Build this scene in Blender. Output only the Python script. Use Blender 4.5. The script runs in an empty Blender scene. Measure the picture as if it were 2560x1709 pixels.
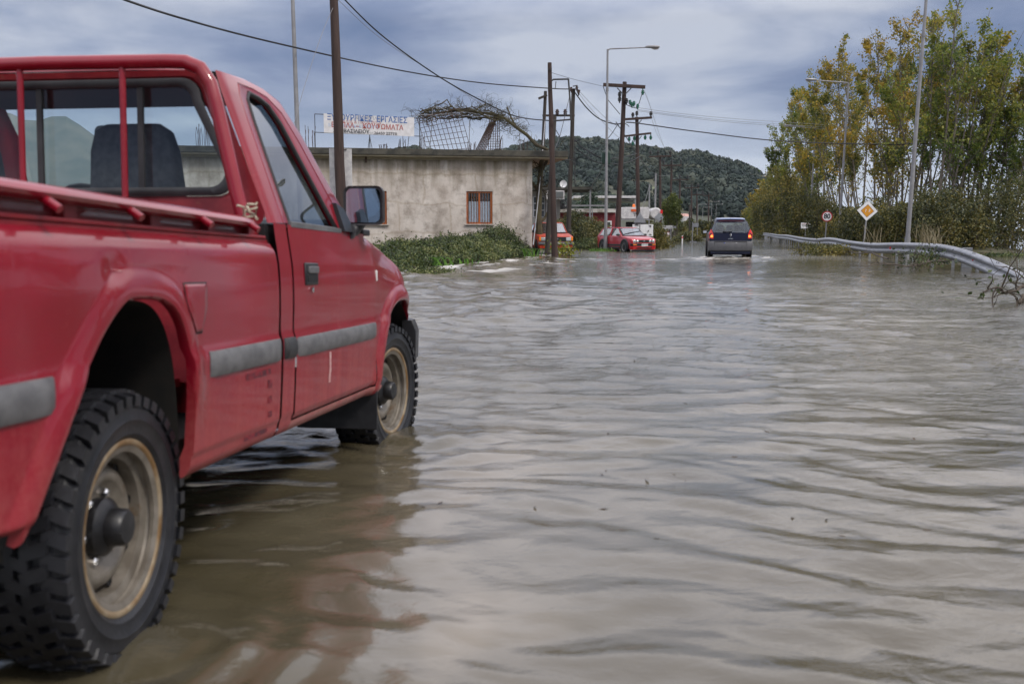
import bpy, bmesh, math, random
import numpy as np
from mathutils import Vector, Matrix
R_ = math.radians
rng = np.random.default_rng(7)
random.seed(7)
scene = bpy.context.scene
COL = scene.collection

# ---------------------------------------------------------------- camera
FPX = 2489.0; CAMH = 1.12; PITCH = math.atan((854.5-578)/FPX)
cd = bpy.data.cameras.new('camera'); cam = bpy.data.objects.new('camera', cd); COL.objects.link(cam)
cd.lens = 35; cd.sensor_width = 36; cd.clip_start = 0.05; cd.clip_end = 9000
cam.location = (0, 0, CAMH); cam.rotation_euler = (math.pi/2-PITCH, 0, 0)
cd.dof.use_dof = True; cd.dof.focus_distance = 22; cd.dof.aperture_fstop = 4.0
scene.camera = cam

# ---------------------------------------------------------------- sky + sun
USE_HAZE = True
SUN_EL, SUN_AZ = R_(48), R_(128)      # azimuth measured from +Y clockwise (behind the camera, to the right)
w = bpy.data.worlds.new("World"); scene.world = w; w.use_nodes = True
nt = w.node_tree; N = nt.nodes; L = nt.links; N.clear()
def nd(t, **k):
    n = N.new(t)
    for a, b in k.items(): setattr(n, a, b)
    return n
out = nd('ShaderNodeOutputWorld'); bg = nd('ShaderNodeBackground'); bg.inputs[1].default_value = 0.1
sky = nd('ShaderNodeTexSky', sky_type='NISHITA', sun_disc=False); sky.sun_elevation = SUN_EL; sky.sun_rotation = SUN_AZ
sky.air_density = 1.0; sky.dust_density = 1.5
tc = nd('ShaderNodeTexCoord'); sep = nd('ShaderNodeSeparateXYZ'); L.new(tc.outputs['Generated'], sep.inputs[0])
def mth(op, a, b=None, c=None, clamp=False):
    n = nd('ShaderNodeMath', operation=op); n.use_clamp = clamp
    for i, v in enumerate((a, b, c)):
        if v is None: continue
        if isinstance(v, (int, float)): n.inputs[i].default_value = v
        else: L.new(v, n.inputs[i])
    return n.outputs[0]
zc = mth('MAXIMUM', sep.outputs[2], 0.0)
den = mth('ADD', zc, 0.16)
cx = mth('DIVIDE', sep.outputs[0], den); cy = mth('DIVIDE', sep.outputs[1], den)
cmb = nd('ShaderNodeCombineXYZ'); L.new(cx, cmb.inputs[0]); L.new(cy, cmb.inputs[1])
def noise(scale, detail, rough, vec, dist=0.0, loc=(0,0,0)):
    mp = nd('ShaderNodeMapping'); mp.inputs['Location'].default_value = loc; L.new(vec, mp.inputs['Vector'])
    n = nd('ShaderNodeTexNoise'); n.inputs['Scale'].default_value = scale; n.inputs['Detail'].default_value = detail
    n.inputs['Roughness'].default_value = rough; n.inputs['Distortion'].default_value = dist
    L.new(mp.outputs[0], n.inputs['Vector']); return n.outputs['Fac']
n1 = noise(0.95, 7, 0.5, cmb.outputs[0], 0.2, (1.3, 0.4, 0))
n2 = noise(1.7, 6, 0.55, cmb.outputs[0], 0.3, (4.1, 2.2, 1))
def ramp(fac, stops):
    r = nd('ShaderNodeValToRGB'); L.new(fac, r.inputs[0]); e = r.color_ramp.elements
    while len(e) < len(stops): e.new(0.5)
    for k, (p, c) in enumerate(stops): e[k].position = p; e[k].color = (*c, 1)
    return r.outputs[0]
dens = mth('ADD', mth('MULTIPLY', n1, 0.60), mth('MULTIPLY', n2, 0.40))
cl = ramp(dens, [(0.38, (1.35, 1.95, 3.5)), (0.46, (2.2, 2.75, 4.3)), (0.52, (3.3, 3.85, 5.3)), (0.60, (5.4, 5.8, 6.8))])
# overcast deck is brighter higher up, pale band low over the horizon
lowm = nd('ShaderNodeMapRange'); lowm.inputs[1].default_value = 0.0; lowm.inputs[2].default_value = 0.14; L.new(zc, lowm.inputs[0])
mixl = nd('ShaderNodeMix', data_type='RGBA'); L.new(lowm.outputs[0], mixl.inputs[0])
mixl.inputs[6].default_value = (6.6, 7.3, 8.4, 1); L.new(cl, mixl.inputs[7])
uni = nd('ShaderNodeMapRange'); uni.inputs[1].default_value = 0.20; uni.inputs[2].default_value = 0.30; uni.inputs[4].default_value = .62; L.new(zc, uni.inputs[0])
mixu = nd('ShaderNodeMix', data_type='RGBA'); L.new(uni.outputs[0], mixu.inputs[0]); L.new(mixl.outputs[2], mixu.inputs[6]); mixu.inputs[7].default_value = (4.7, 5.0, 5.8, 1)
him = nd('ShaderNodeMapRange'); him.inputs[1].default_value = 0.20; him.inputs[2].default_value = 0.38
him.inputs[3].default_value = 1.0; him.inputs[4].default_value = 3.3; L.new(zc, him.inputs[0])
sc_ = nd('ShaderNodeVectorMath', operation='SCALE'); L.new(mixu.outputs[2], sc_.inputs[0]); L.new(him.outputs[0], sc_.inputs['Scale'])
grey = nd('ShaderNodeMix', data_type='RGBA'); grey.inputs[6].default_value = (1, 1, 1, 1); grey.inputs[7].default_value = (1.11, 1.01, 0.90, 1)
gm = nd('ShaderNodeMapRange'); gm.inputs[1].default_value = 0.19; gm.inputs[2].default_value = 0.31; L.new(zc, gm.inputs[0]); L.new(gm.outputs[0], grey.inputs[0])
sc2 = nd('ShaderNodeVectorMath', operation='MULTIPLY'); L.new(sc_.outputs[0], sc2.inputs[0]); L.new(grey.outputs[2], sc2.inputs[1])
mixs = nd('ShaderNodeMix', data_type='RGBA'); mixs.inputs[0].default_value = 0.93
L.new(sky.outputs[0], mixs.inputs[6]); L.new(sc2.outputs[0], mixs.inputs[7])
L.new(mixs.outputs[2], bg.inputs[0]); L.new(bg.outputs[0], out.inputs[0])
sd = bpy.data.lights.new('sun', 'SUN'); sun = bpy.data.objects.new('sun', sd); COL.objects.link(sun)
sd.energy = 2.1; sd.angle = R_(10); sd.color = (1, .93, .84)
sv = Vector((math.sin(SUN_AZ)*math.cos(SUN_EL), math.cos(SUN_AZ)*math.cos(SUN_EL), math.sin(SUN_EL)))
sun.rotation_euler = sv.to_track_quat('Z', 'Y').to_euler()
scene.view_settings.view_transform = 'Standard'; scene.view_settings.look = 'None'
scene.view_settings.exposure = 0; scene.view_settings.gamma = 1
scene.cycles.max_bounces = 6; scene.cycles.transparent_max_bounces = 12; scene.cycles.use_denoising = True
scene.cycles.volume_bounces = 0

# ---------------------------------------------------------------- helpers
CT, ST = math.cos(PITCH), math.sin(PITCH)
def ray(px, py):
    x = (px-1280)/FPX; y = -(py-854.5)/FPX
    return Vector((x, CT+y*ST, -ST+y*CT))
def at(px, py, Y):
    d = ray(px, py); return Vector((0, 0, CAMH)) + d*(Y/d.y)
def ground(px, py, z=0.0):
    d = ray(px, py); return Vector((0, 0, CAMH)) + d*((z-CAMH)/d.z)
VPA = math.atan(565/FPX*CT)          # direction of the road
RS, RC = math.sin(VPA), math.cos(VPA)
def road(lat, along, z=0.0): return Vector((lat*RC+along*RS, -lat*RS+along*RC, z))
def lat_at(px, Y): return ((px-1280)/FPX*Y)*RC - Y*RS

MATS = {}
def mat(name, c1, c2=None, scale=4, rough=.6, metal=0, bump=0, bscale=30, lo=.38, hi=.62, coat=0, spec=.5,
        island=None, trans=0, emit=0, stretch=(1,1,1), c3=None, s3=1.5, lo3=.5, hi3=.7, r2=None):
    if name in MATS: return MATS[name]
    m = bpy.data.materials.new(name); m.use_nodes = True; t = m.node_tree; n = t.nodes; l = t.links
    b = n['Principled BSDF']; b.inputs['Roughness'].default_value = rough; b.inputs['Metallic'].default_value = metal
    b.inputs['Coat Weight'].default_value = coat; b.inputs['Coat Roughness'].default_value = .06
    b.inputs['Specular IOR Level'].default_value = spec
    co = n.new('ShaderNodeTexCoord'); mp = n.new('ShaderNodeMapping'); mp.inputs['Scale'].default_value = stretch
    l.new(co.outputs['Object'], mp.inputs[0])
    def nz(s, d=6, r=.6):
        q = n.new('ShaderNodeTexNoise'); q.inputs['Scale'].default_value = s; q.inputs['Detail'].default_value = d
        q.inputs['Roughness'].default_value = r; l.new(mp.outputs[0], q.inputs['Vector']); return q.outputs['Fac']
    col = None
    if island:
        g = n.new('ShaderNodeNewGeometry'); r = n.new('ShaderNodeValToRGB'); e = r.color_ramp.elements
        while len(e) < len(island): e.new(.5)
        for k, c in enumerate(island): e[k].position = k/(len(island)-1); e[k].color = (*c, 1)
        big = nz(scale, 3, .5); a = n.new('ShaderNodeMath'); a.operation = 'MULTIPLY_ADD'
        l.new(big, a.inputs[0]); a.inputs[1].default_value = 2.3; 
        b2 = n.new('ShaderNodeMath'); b2.operation = 'MULTIPLY_ADD'; l.new(g.outputs['Random Per Island'], b2.inputs[0])
        b2.inputs[1].default_value = .75; b2.inputs[2].default_value = -1.02; l.new(b2.outputs[0], a.inputs[2])
        l.new(a.outputs[0], r.inputs[0]); col = r.outputs[0]
    elif c2:
        mr = n.new('ShaderNodeMapRange'); mr.inputs[1].default_value = lo; mr.inputs[2].default_value = hi; l.new(nz(scale), mr.inputs[0])
        mx = n.new('ShaderNodeMix'); mx.data_type = 'RGBA'; l.new(mr.outputs[0], mx.inputs[0])
        mx.inputs[6].default_value = (*c1, 1); mx.inputs[7].default_value = (*c2, 1); col = mx.outputs[2]
        if r2 is not None:
            rr = n.new('ShaderNodeMapRange'); l.new(mr.outputs[0], rr.inputs[0]); rr.inputs[3].default_value = rough; rr.inputs[4].default_value = r2
            l.new(rr.outputs[0], b.inputs['Roughness'])
    if c3 and col is not None:
        mr = n.new('ShaderNodeMapRange'); mr.inputs[1].default_value = lo3; mr.inputs[2].default_value = hi3; l.new(nz(s3, 8, .7), mr.inputs[0])
        mx = n.new('ShaderNodeMix'); mx.data_type = 'RGBA'; l.new(mr.outputs[0], mx.inputs[0])
        l.new(col, mx.inputs[6]); mx.inputs[7].default_value = (*c3, 1); col = mx.outputs[2]
    if col is not None: l.new(col, b.inputs['Base Color'])
    else: b.inputs['Base Color'].default_value = (*c1, 1)
    if bump:
        bp = n.new('ShaderNodeBump'); bp.inputs['Strength'].default_value = 1; bp.inputs['Distance'].default_value = bump
        l.new(nz(bscale), bp.inputs['Height']); l.new(bp.outputs[0], b.inputs['Normal'])
    if emit:
        b.inputs['Emission Strength'].default_value = emit; b.inputs['Emission Color'].default_value = (*c1, 1)
    if trans:
        tb = n.new('ShaderNodeBsdfTranslucent'); ms = n.new('ShaderNodeMixShader'); ms.inputs[0].default_value = trans
        if col is not None: l.new(col, tb.inputs[0])
        else: tb.inputs[0].default_value = (*c1, 1)
        l.new(b.outputs[0], ms.inputs[1]); l.new(tb.outputs[0], ms.inputs[2]); l.new(ms.outputs[0], n['Material Output'].inputs[0])
    MATS[name] = m; return m
def glass(name, tint=(.6,.7,.72), refl=.08, rough=.01, ior=1.5):
    if name in MATS: return MATS[name]
    m = bpy.data.materials.new(name); m.use_nodes = True; t = m.node_tree; n = t.nodes; l = t.links; n.remove(n['Principled BSDF'])
    tr = n.new('ShaderNodeBsdfTransparent'); tr.inputs[0].default_value = (*tint, 1)
    gl = n.new('ShaderNodeBsdfGlossy'); gl.inputs['Roughness'].default_value = rough; gl.inputs[0].default_value = (1, 1, 1, 1)
    fr = n.new('ShaderNodeLayerWeight'); fr.inputs[0].default_value = .5; pw = n.new('ShaderNodeMath'); pw.operation = 'POWER'; pw.inputs[1].default_value = 4.2; l.new(fr.outputs['Facing'], pw.inputs[0])
    a = n.new('ShaderNodeMath'); a.operation = 'MULTIPLY_ADD'; a.use_clamp = True; a.inputs[1].default_value = .9; a.inputs[2].default_value = refl; l.new(pw.outputs[0], a.inputs[0])
    ms = n.new('ShaderNodeMixShader'); l.new(a.outputs[0], ms.inputs[0]); l.new(tr.outputs[0], ms.inputs[1]); l.new(gl.outputs[0], ms.inputs[2])
    l.new(ms.outputs[0], n['Material Output'].inputs[0]); MATS[name] = m; return m

def tag(o, label=None, cat=None, group=None, kind=None):
    if label: o['label'] = label
    if cat: o['category'] = cat
    if group: o['group'] = group
    if kind: o['kind'] = kind
    return o
def empty(name, loc=(0,0,0), rz=0, parent=None, label=None, cat=None, group=None):
    o = bpy.data.objects.new(name, None); COL.objects.link(o); o.location = loc; o.rotation_euler = (0, 0, rz)
    o.empty_display_size = .2
    if parent: o.parent = parent
    return tag(o, label, cat, group)
class MB:
    """collects shapes, then links them as ONE mesh object"""
    def __init__(s): s.v = []; s.f = []; s.n = 0
    def add(s, v, f):
        s.v.append(np.asarray(v, float).reshape(-1, 3)); s.f += [tuple(i+s.n for i in q) for q in f]; s.n += len(s.v[-1]); return s
    def box(s, c, d, rot=None):
        h = np.array(d)/2; p = np.array([(x, y, z) for x in (-1, 1) for y in (-1, 1) for z in (-1, 1)])*h
        if rot is not None:
            M = np.array(Matrix(rot) if not isinstance(rot, (int, float)) else Matrix.Rotation(rot, 3, 'Z')); p = p @ M.T
        return s.add(p+np.array(c), [(0,1,3,2),(4,6,7,5),(0,4,5,1),(2,3,7,6),(0,2,6,4),(1,5,7,3)])
    def tube(s, pts, r, n=8, cap=True):
        pts = [Vector(p) for p in pts]; m = len(pts); rr = r if isinstance(r, (list, tuple)) else [r]*m
        V = []; prev = None
        for i, p in enumerate(pts):
            t = (pts[min(i+1, m-1)]-pts[max(i-1, 0)]).normalized()
            if prev is None: u = t.orthogonal().normalized()
            else:
                u = prev - t*prev.dot(t)
                u = u.normalized() if u.length > 1e-6 else t.orthogonal().normalized()
            prev = u; b = t.cross(u)
            for k in range(n):
                a = 2*math.pi*k/n; V.append(tuple(p+(u*math.cos(a)+b*math.sin(a))*rr[i]))
        F = [(i*n+k, i*n+(k+1) % n, (i+1)*n+(k+1) % n, (i+1)*n+k) for i in range(m-1) for k in range(n)]
        if cap: F += [tuple(range(n-1, -1, -1)), tuple(range((m-1)*n, m*n))]
        return s.add(V, F)
    def lathe(s, prof, axis='Z', c=(0,0,0), n=24, closed=False):
        V = []; m = len(prof)
        for (r, h) in prof:
            for k in range(n):
                a = 2*math.pi*k/n; x, y = r*math.cos(a), r*math.sin(a)
                V.append({'Z': (x, y, h), 'Y': (x, h, y), 'X': (h, x, y)}[axis])
        F = [(i*n+k, i*n+(k+1) % n, (i+1)*n+(k+1) % n, (i+1)*n+k) for i in range(m-1) for k in range(n)]
        if closed: F += [((m-1)*n+k, (m-1)*n+(k+1) % n, (k+1) % n, k) for k in range(n)]
        return s.add(np.array(V)+np.array(c), F)
    def grid(s, G):
        G = np.asarray(G, float); a, b = G.shape[:2]
        return s.add(G.reshape(-1, 3), [(i*b+j, i*b+j+1, (i+1)*b+j+1, (i+1)*b+j) for i in range(a-1) for j in range(b-1)])
    def poly(s, P, d=None):
        P = [tuple(p) for p in P]; n = len(P)
        if d is None: return s.add(P, [tuple(range(n))])
        Q = [tuple(np.array(p)+np.array(d)) for p in P]
        return s.add(P+Q, [tuple(range(n-1, -1, -1)), tuple(range(n, 2*n))]+[(i, (i+1) % n, n+(i+1) % n, n+i) for i in range(n)])
    def loft(s, loops, cap=True, closed=True):
        n = len(loops[0]); V = np.array(loops, float).reshape(-1, 3); m = len(loops)
        F = [(i*n+k, i*n+(k+1) % n, (i+1)*n+(k+1) % n, (i+1)*n+k) for i in range(m-1) for k in range(n if closed else n-1)]
        if cap: F += [tuple(range(n-1, -1, -1)), tuple(range((m-1)*n, m*n))]
        return s.add(V, F)
    def build(s, name, m, parent=None, smooth=30, bevel=0, solid=0, merge=False, subsurf=0, label=None):
        me = bpy.data.meshes.new(name); V = np.concatenate(s.v) if s.v else np.zeros((0, 3))
        me.from_pydata(V.tolist(), [], s.f)
        bm = bmesh.new(); bm.from_mesh(me)
        if merge: bmesh.ops.remove_doubles(bm, verts=bm.verts, dist=merge if merge is not True else .0008)
        bmesh.ops.recalc_face_normals(bm, faces=bm.faces); bm.to_mesh(me); bm.free()
        me.materials.append(m)
        if smooth:
            me.shade_smooth(); me.set_sharp_from_angle(angle=R_(smooth))
        o = bpy.data.objects.new(name, me); COL.objects.link(o)
        if parent: o.parent = parent
        if solid: q = o.modifiers.new('solid', 'SOLIDIFY'); q.thickness = solid; q.offset = -1
        if bevel: q = o.modifiers.new('bevel', 'BEVEL'); q.width = bevel; q.segments = 2; q.limit_method = 'ANGLE'; q.angle_limit = R_(40)
        if subsurf: q = o.modifiers.new('sub', 'SUBSURF'); q.levels = q.render_levels = subsurf
        if label: o['label'] = label
        return o
def fast(name, V, F, m, parent=None, smooth=False):
    """numpy verts (n,3) and quads (m,4) to an object"""
    me = bpy.data.meshes.new(name); V = np.asarray(V, np.float32); F = np.asarray(F, np.int32); k = F.shape[1]
    me.vertices.add(len(V)); me.vertices.foreach_set('co', V.ravel())
    me.loops.add(F.size); me.loops.foreach_set('vertex_index', F.ravel())
    me.polygons.add(len(F)); me.polygons.foreach_set('loop_start', np.arange(0, F.size, k, dtype=np.int32))
    try: me.polygons.foreach_set('loop_total', np.full(len(F), k, np.int32))
    except Exception: pass
    me.update(calc_edges=True); me.validate()
    if smooth: me.shade_smooth()
    me.materials.append(m)
    o = bpy.data.objects.new(name, me); COL.objects.link(o)
    if parent: o.parent = parent
    return o
def leaves_np(P, size, asp=.6, up=0.0, rg=rng):
    """one bent rhombic leaf quad at every point"""
    P = np.asarray(P, float); n = len(P); size = np.broadcast_to(size, (n,))*rg.uniform(.65, 1.35, n)
    a = rg.normal(size=(n, 3)); a[:, 2] += up; a /= np.linalg.norm(a, axis=1)[:, None]
    b = rg.normal(size=(n, 3)); b -= a*(a*b).sum(1)[:, None]; b /= np.linalg.norm(b, axis=1)[:, None]
    A = a*size[:, None]*.5; B = b*size[:, None]*.5*asp
    V = np.stack([P-A, P-B*.9, P+A, P+B*.9], 1).reshape(-1, 3); F = np.arange(4*n).reshape(-1, 4)
    return V, F
def copy_tree(o, parent=None):
    c = o.copy(); COL.objects.link(c); c.parent = parent
    for ch in [x for x in o.children]: copy_tree(ch, c)
    return c
def text(body, size, m, parent, loc, rot, name='lettering', depth=.004, sx=1.0, align='CENTER', bold=0):
    cu = bpy.data.curves.new('t', 'FONT'); cu.body = body; cu.size = size; cu.extrude = depth; cu.align_x = align; cu.align_y = 'CENTER'
    cu.offset = bold; cu.resolution_u = 3
    o = bpy.data.objects.new('t', cu); COL.objects.link(o); bpy.context.view_layer.update()
    me = bpy.data.meshes.new_from_object(o); bpy.data.objects.remove(o); me.name = name
    me.materials.clear(); me.materials.append(m)
    q = bpy.data.objects.new(name, me); COL.objects.link(q); q.parent = parent; q.location = loc; q.rotation_euler = rot; q.scale = (sx, 1, 1)
    return q
# ---------------------------------------------------------------- materials
M_red = mat('truck_paint', (.20, .0003, .009), (.245, .002, .016), scale=2.2, rough=.38, r2=.48, spec=.3, coat=.75, c3=(.30, .035, .045), s3=7, lo3=.62, hi3=.9)
M_redlow = mat('truck_paint_dusty', (.28, .012, .022), (.34, .08, .085), scale=6, rough=.4, r2=.6, coat=.25, c3=(.5, .2, .19), s3=22, lo3=.5, hi3=.8)
def mud(m, z0, z1, col=(.16, .115, .075)):
    t = m.node_tree; n = t.nodes; l = t.links; p = n['Principled BSDF']; prev = p.inputs['Base Color'].links[0].from_socket
    co = n.new('ShaderNodeTexCoord'); sp = n.new('ShaderNodeSeparateXYZ'); l.new(co.outputs['Object'], sp.inputs[0])
    h = n.new('ShaderNodeMapRange'); l.new(sp.outputs[2], h.inputs[0]); h.inputs[1].default_value = z1; h.inputs[2].default_value = z0
    q1 = n.new('ShaderNodeTexNoise'); q1.inputs['Scale'].default_value = 55; q1.inputs['Detail'].default_value = 5; q1.inputs['Roughness'].default_value = .75; l.new(co.outputs['Object'], q1.inputs[0])
    mp = n.new('ShaderNodeMapping'); mp.inputs['Scale'].default_value = (9, 1, 1.2); l.new(co.outputs['Object'], mp.inputs[0]); q2 = n.new('ShaderNodeTexNoise'); q2.inputs['Scale'].default_value = 1.6; q2.inputs['Detail'].default_value = 6; l.new(mp.outputs[0], q2.inputs[0])
    a = n.new('ShaderNodeMath'); a.operation = 'ADD'; l.new(q1.outputs['Fac'], a.inputs[0]); l.new(q2.outputs['Fac'], a.inputs[1])
    b = n.new('ShaderNodeMath'); b.operation = 'MULTIPLY_ADD'; l.new(h.outputs[0], b.inputs[0]); b.inputs[1].default_value = .62; l.new(a.outputs[0], b.inputs[2])
    r = n.new('ShaderNodeMapRange'); l.new(b.outputs[0], r.inputs[0]); r.inputs[1].default_value = 1.12; r.inputs[2].default_value = 1.75; r.inputs[4].default_value = .62
    x = n.new('ShaderNodeMix'); x.data_type = 'RGBA'; l.new(r.outputs[0], x.inputs[0]); l.new(prev, x.inputs[6]); x.inputs[7].default_value = (*col, 1); l.new(x.outputs[2], p.inputs['Base Color'])
    cw = n.new('ShaderNodeMapRange'); l.new(r.outputs[0], cw.inputs[0]); cw.inputs[2].default_value = .5; cw.inputs[3].default_value = p.inputs['Coat Weight'].default_value; cw.inputs[4].default_value = .1; l.new(cw.outputs[0], p.inputs['Coat Weight'])
mud(M_red, .42, .80, (.34, .085, .08)); mud(M_redlow, .40, .62, (.30, .17, .14))
M_reddark = mat('red_paint_worn', (.16, .002, .009), (.22, .01, .016), scale=12, rough=.45, c3=(.2, .05, .03), s3=30, lo3=.6, hi3=.75)
M_rub = mat('black_rubber', (.018, .018, .02), (.035, .035, .038), scale=8, rough=.55)
M_black = mat('black_plastic', (.012, .012, .014), (.022, .022, .025), scale=15, rough=.42)
M_well = mat('underbody_shade_black', (.003, .003, .003), (.010, .008, .006), scale=9, rough=.9)  # near black: deep shade of wells and undersides put into the colour
M_mould = mat('grey_moulding', (.085, .085, .09), (.14, .14, .145), scale=14, rough=.5, bump=.0008, bscale=160, c3=(.3, .3, .3), s3=20, lo3=.68, hi3=.8)
M_tyre = mat('tyre_rubber', (.006, .0065, .009), (.016, .0165, .020), scale=10, rough=.42, bump=.0015, bscale=60)
M_rim = mat('dirty_steel_rim', (.145, .125, .10), (.24, .215, .18), scale=12, rough=.42, metal=.35, c3=(.13, .07, .025), s3=9, lo3=.58, hi3=.72)
M_chrome = mat('chrome', (.7, .7, .7), rough=.15, metal=1)
M_hub = mat('hub_black', (.004, .004, .005), (.012, .012, .014), scale=30, rough=.4)
G_win = glass('window_glass', (.84, .90, .92), .05)
G_side = glass('side_window_glass', (.18, .22, .25), .13, ior=1.7)
M_seat = mat('seat_fabric', (.05, .055, .065), (.085, .09, .10), scale=30, rough=.9)
M_int = mat('interior_grey', (.03, .034, .04), (.045, .05, .055), scale=10, rough=.8)
M_steel = mat('galvanised_steel', (.31, .32, .34), (.22, .23, .25), scale=3, rough=.48, metal=.55, c3=(.22, .2, .18), s3=5, lo3=.6, hi3=.75)
M_pole = mat('lamp_post_steel', (.27, .27, .275), (.20, .20, .21), scale=2, rough=.5, metal=.25)
M_wood = mat('creosoted_wood', (.026, .014, .011), (.052, .030, .024), scale=2.2, rough=.8, bump=.01, bscale=9, stretch=(3, 3, .3))
M_wooddk = mat('old_dark_wood', (.028, .022, .018), (.05, .042, .034), scale=2.2, rough=.85, stretch=(3, 3, .3))
M_rust = mat('rusty_rebar', (.045, .028, .022), (.09, .045, .03), scale=8, rough=.8)
M_iron = mat('dark_iron', (.03, .03, .032), (.05, .048, .046), scale=8, rough=.7)
M_cable = mat('cable_black', (.01, .01, .012), rough=.6)
M_cableg = mat('cable_grey', (.16, .16, .17), rough=.5)
M_white = mat('white_paint', (.74, .74, .74), (.64, .64, .65), scale=5, rough=.5)
M_whiteold = mat('weathered_white', (.58, .57, .56), (.42, .41, .42), scale=4, rough=.6, c3=(.25, .22, .2), s3=14, lo3=.6, hi3=.72)
M_ins = mat('insulator_green', (.01, .09, .06), (.02, .12, .08), scale=9, rough=.2)
M_insb = mat('insulator_brown', (.03, .012, .008), rough=.25)
M_amb = mat('amber_lens', (.8, .22, .02), rough=.2)
M_redl = mat('red_lens', (.6, .02, .02), rough=.15)
M_dark = mat('deep_black', (.006, .006, .007), rough=.6)

# ---------------------------------------------------------------- water (real waves, finer near the road)
def smooth(a, b, x): t = np.clip((x-a)/(b-a), 0, 1); return t*t*(3-2*t)
def vnoise(x, y, seed=0):
    xi = np.floor(x).astype(np.int64); yi = np.floor(y).astype(np.int64); fx = x-xi; fy = y-yi
    def h(i, j):
        k = (i*374761393 + j*668265263 + seed*1274126177) & 0x7fffffff
        k = ((k ^ (k >> 13))*1274126177) & 0x7fffffff
        return ((k ^ (k >> 16)) & 0xffff)/65535.0
    u = fx*fx*(3-2*fx); v = fy*fy*(3-2*fy)
    return (h(xi, yi)*(1-u)+h(xi+1, yi)*u)*(1-v)+(h(xi, yi+1)*(1-u)+h(xi+1, yi+1)*u)*v
def fbm(x, y, o=4, seed=0):
    s = 0; a = .5; 
    for k in range(o): s = s+a*vnoise(x*2**k, y*2**k, seed+k); a *= .5
    return s
BANK = [(-13, 17), (-6.0, 22.5), (-3.0, 26.8), (-1.6, 31), (-.4, 36), (.9, 43), (2.0, 50), (2.6, 57)]   # left water's edge
def bank_x(y):
    return np.interp(y, [p[1] for p in BANK], [p[0] for p in BANK])
def make_water():
    ys = np.concatenate([np.linspace(-6, .8, 40)[:-1], np.geomspace(.8, 170, 900), np.geomspace(175, 5000, 60)])
    us = np.linspace(-1, 1, 560); U, Yg = np.meshgrid(us, ys)
    half = np.maximum(np.abs(Yg)*.72+3.2, 3.2)
    half = np.where(Yg > 170, half*(1+(Yg-170)/1500), half)
    X = U*half; dy = np.gradient(ys)[:, None]*np.ones_like(U)
    dx = half*2/560; Z = np.zeros_like(X)
    rg = np.random.default_rng(3)
    wx = X+.55*(fbm(X*.5, Yg*.5, 3, 5)-.45)*2; wy = Yg+.55*(fbm(X*.5+9, Yg*.5, 3, 8)-.45)*2
    near = smooth(3.2, 11, Yg)
    patch = .55+.9*fbm(X*.16, Yg*.10, 3, 21)
    for k in range(80):
        lam = float(np.exp(rg.uniform(np.log(.10), np.log(.80)))); th = rg.normal(1.45, .42); ph = rg.uniform(0, 6.28)
        kx, ky = math.cos(th)*6.283/lam, math.sin(th)*6.283/lam
        amp = .0023*lam**.9
        wgt = smooth(2.2, 5, lam/np.maximum(dy, dx)) * (.95+.35*near) * (1 if lam > .3 else .5+.5*near)
        s = np.sin(kx*wx+ky*wy+ph)
        Z += amp*wgt*patch*(s+.25*(1-np.abs(s))*2)
    # sharper irregular chop out in the current
    ch = fbm(X*1.1, Yg*1.7, 4, 40); Z += .018*(ch-.45)*near*smooth(90, 40, Yg)
    bx = bank_x(Yg); d = X-bx
    turb = np.exp(-(d/2.6)**2)*(Yg > 18)*(Yg < 60)
    for (wx0, wy0, rr0) in ((-1.02, 2.62, .30), (-.62, 5.42, .30)):
        dd = np.hypot(X-wx0, (Yg-wy0)*.8); Z += .0055*np.cos((dd-rr0)*38)*np.exp(-np.maximum(dd-rr0, 0)*3.2)*(dd > rr0*.6)
    Z += turb*.11*(1-np.abs(2*fbm(X*.9, Yg*.7, 4, 60)-1.0))**3
    tl = np.exp(-((X+1.2)/3.2)**2)*smooth(9, 13, Yg)*smooth(27, 20, Yg)
    Z += tl*.10*(1-np.abs(2*fbm(X*.55, Yg*.45, 4, 70)-1.0))**4
    foam = np.exp(-((d-.35)/.55)**2)*(Yg > 20)*(Yg < 62)*smooth(.44, .60, fbm(X*2.2, Yg*1.6, 4, 90))*.95
    foam += np.exp(-((d-2.1)/.5)**2)*(Yg > 22)*(Yg < 40)*smooth(.46, .62, fbm(X*1.6+5, Yg*.8, 4, 93))*.75
    # wake of the van
    cx, cy = (1822-1280)/FPX*41, 41.0
    ex = (X-cx); ey = (Yg-cy)
    wk = np.exp(-((ey+.6)/.9)**2)*np.exp(-(ex/1.6)**4)+1.3*np.exp(-((ex-1.5)/.5)**2)*np.exp(-((ey-1)/2.2)**2)+.6*np.exp(-((ex+1.3)/.4)**2)*np.exp(-((ey-1)/2.2)**2)
    wl = np.exp(-((ey+1.1-.14*ex)/.9)**2)*(ex < 0)*(ex > -9)*smooth(-9, -5, ex)
    Z += .10*wk*fbm(X*2.5, Yg*2, 3, 95)*1.6+.07*wl*fbm(X*1.5, Yg*1, 3, 96)
    foam += wk*smooth(.42, .66, fbm(X*3, Yg*2.2, 4, 97))*.7+wl*smooth(.48, .66, fbm(X*1.6, Yg*1.4, 4, 98))*.5
    V = np.stack([X, Yg, Z], -1).reshape(-1, 3); a, b = X.shape
    I = np.arange(a*b).reshape(a, b); F = np.stack([I[:-1, :-1], I[:-1, 1:], I[1:, 1:], I[1:, :-1]], -1).reshape(-1, 4)
    m = bpy.data.materials.new('flood_water'); m.use_nodes = True; t = m.node_tree; n = t.nodes; l = t.links; p = n['Principled BSDF']
    p.inputs['IOR'].default_value = 1.6; p.inputs['Roughness'].default_value = .03
    g = n.new('ShaderNodeNewGeometry')
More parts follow.
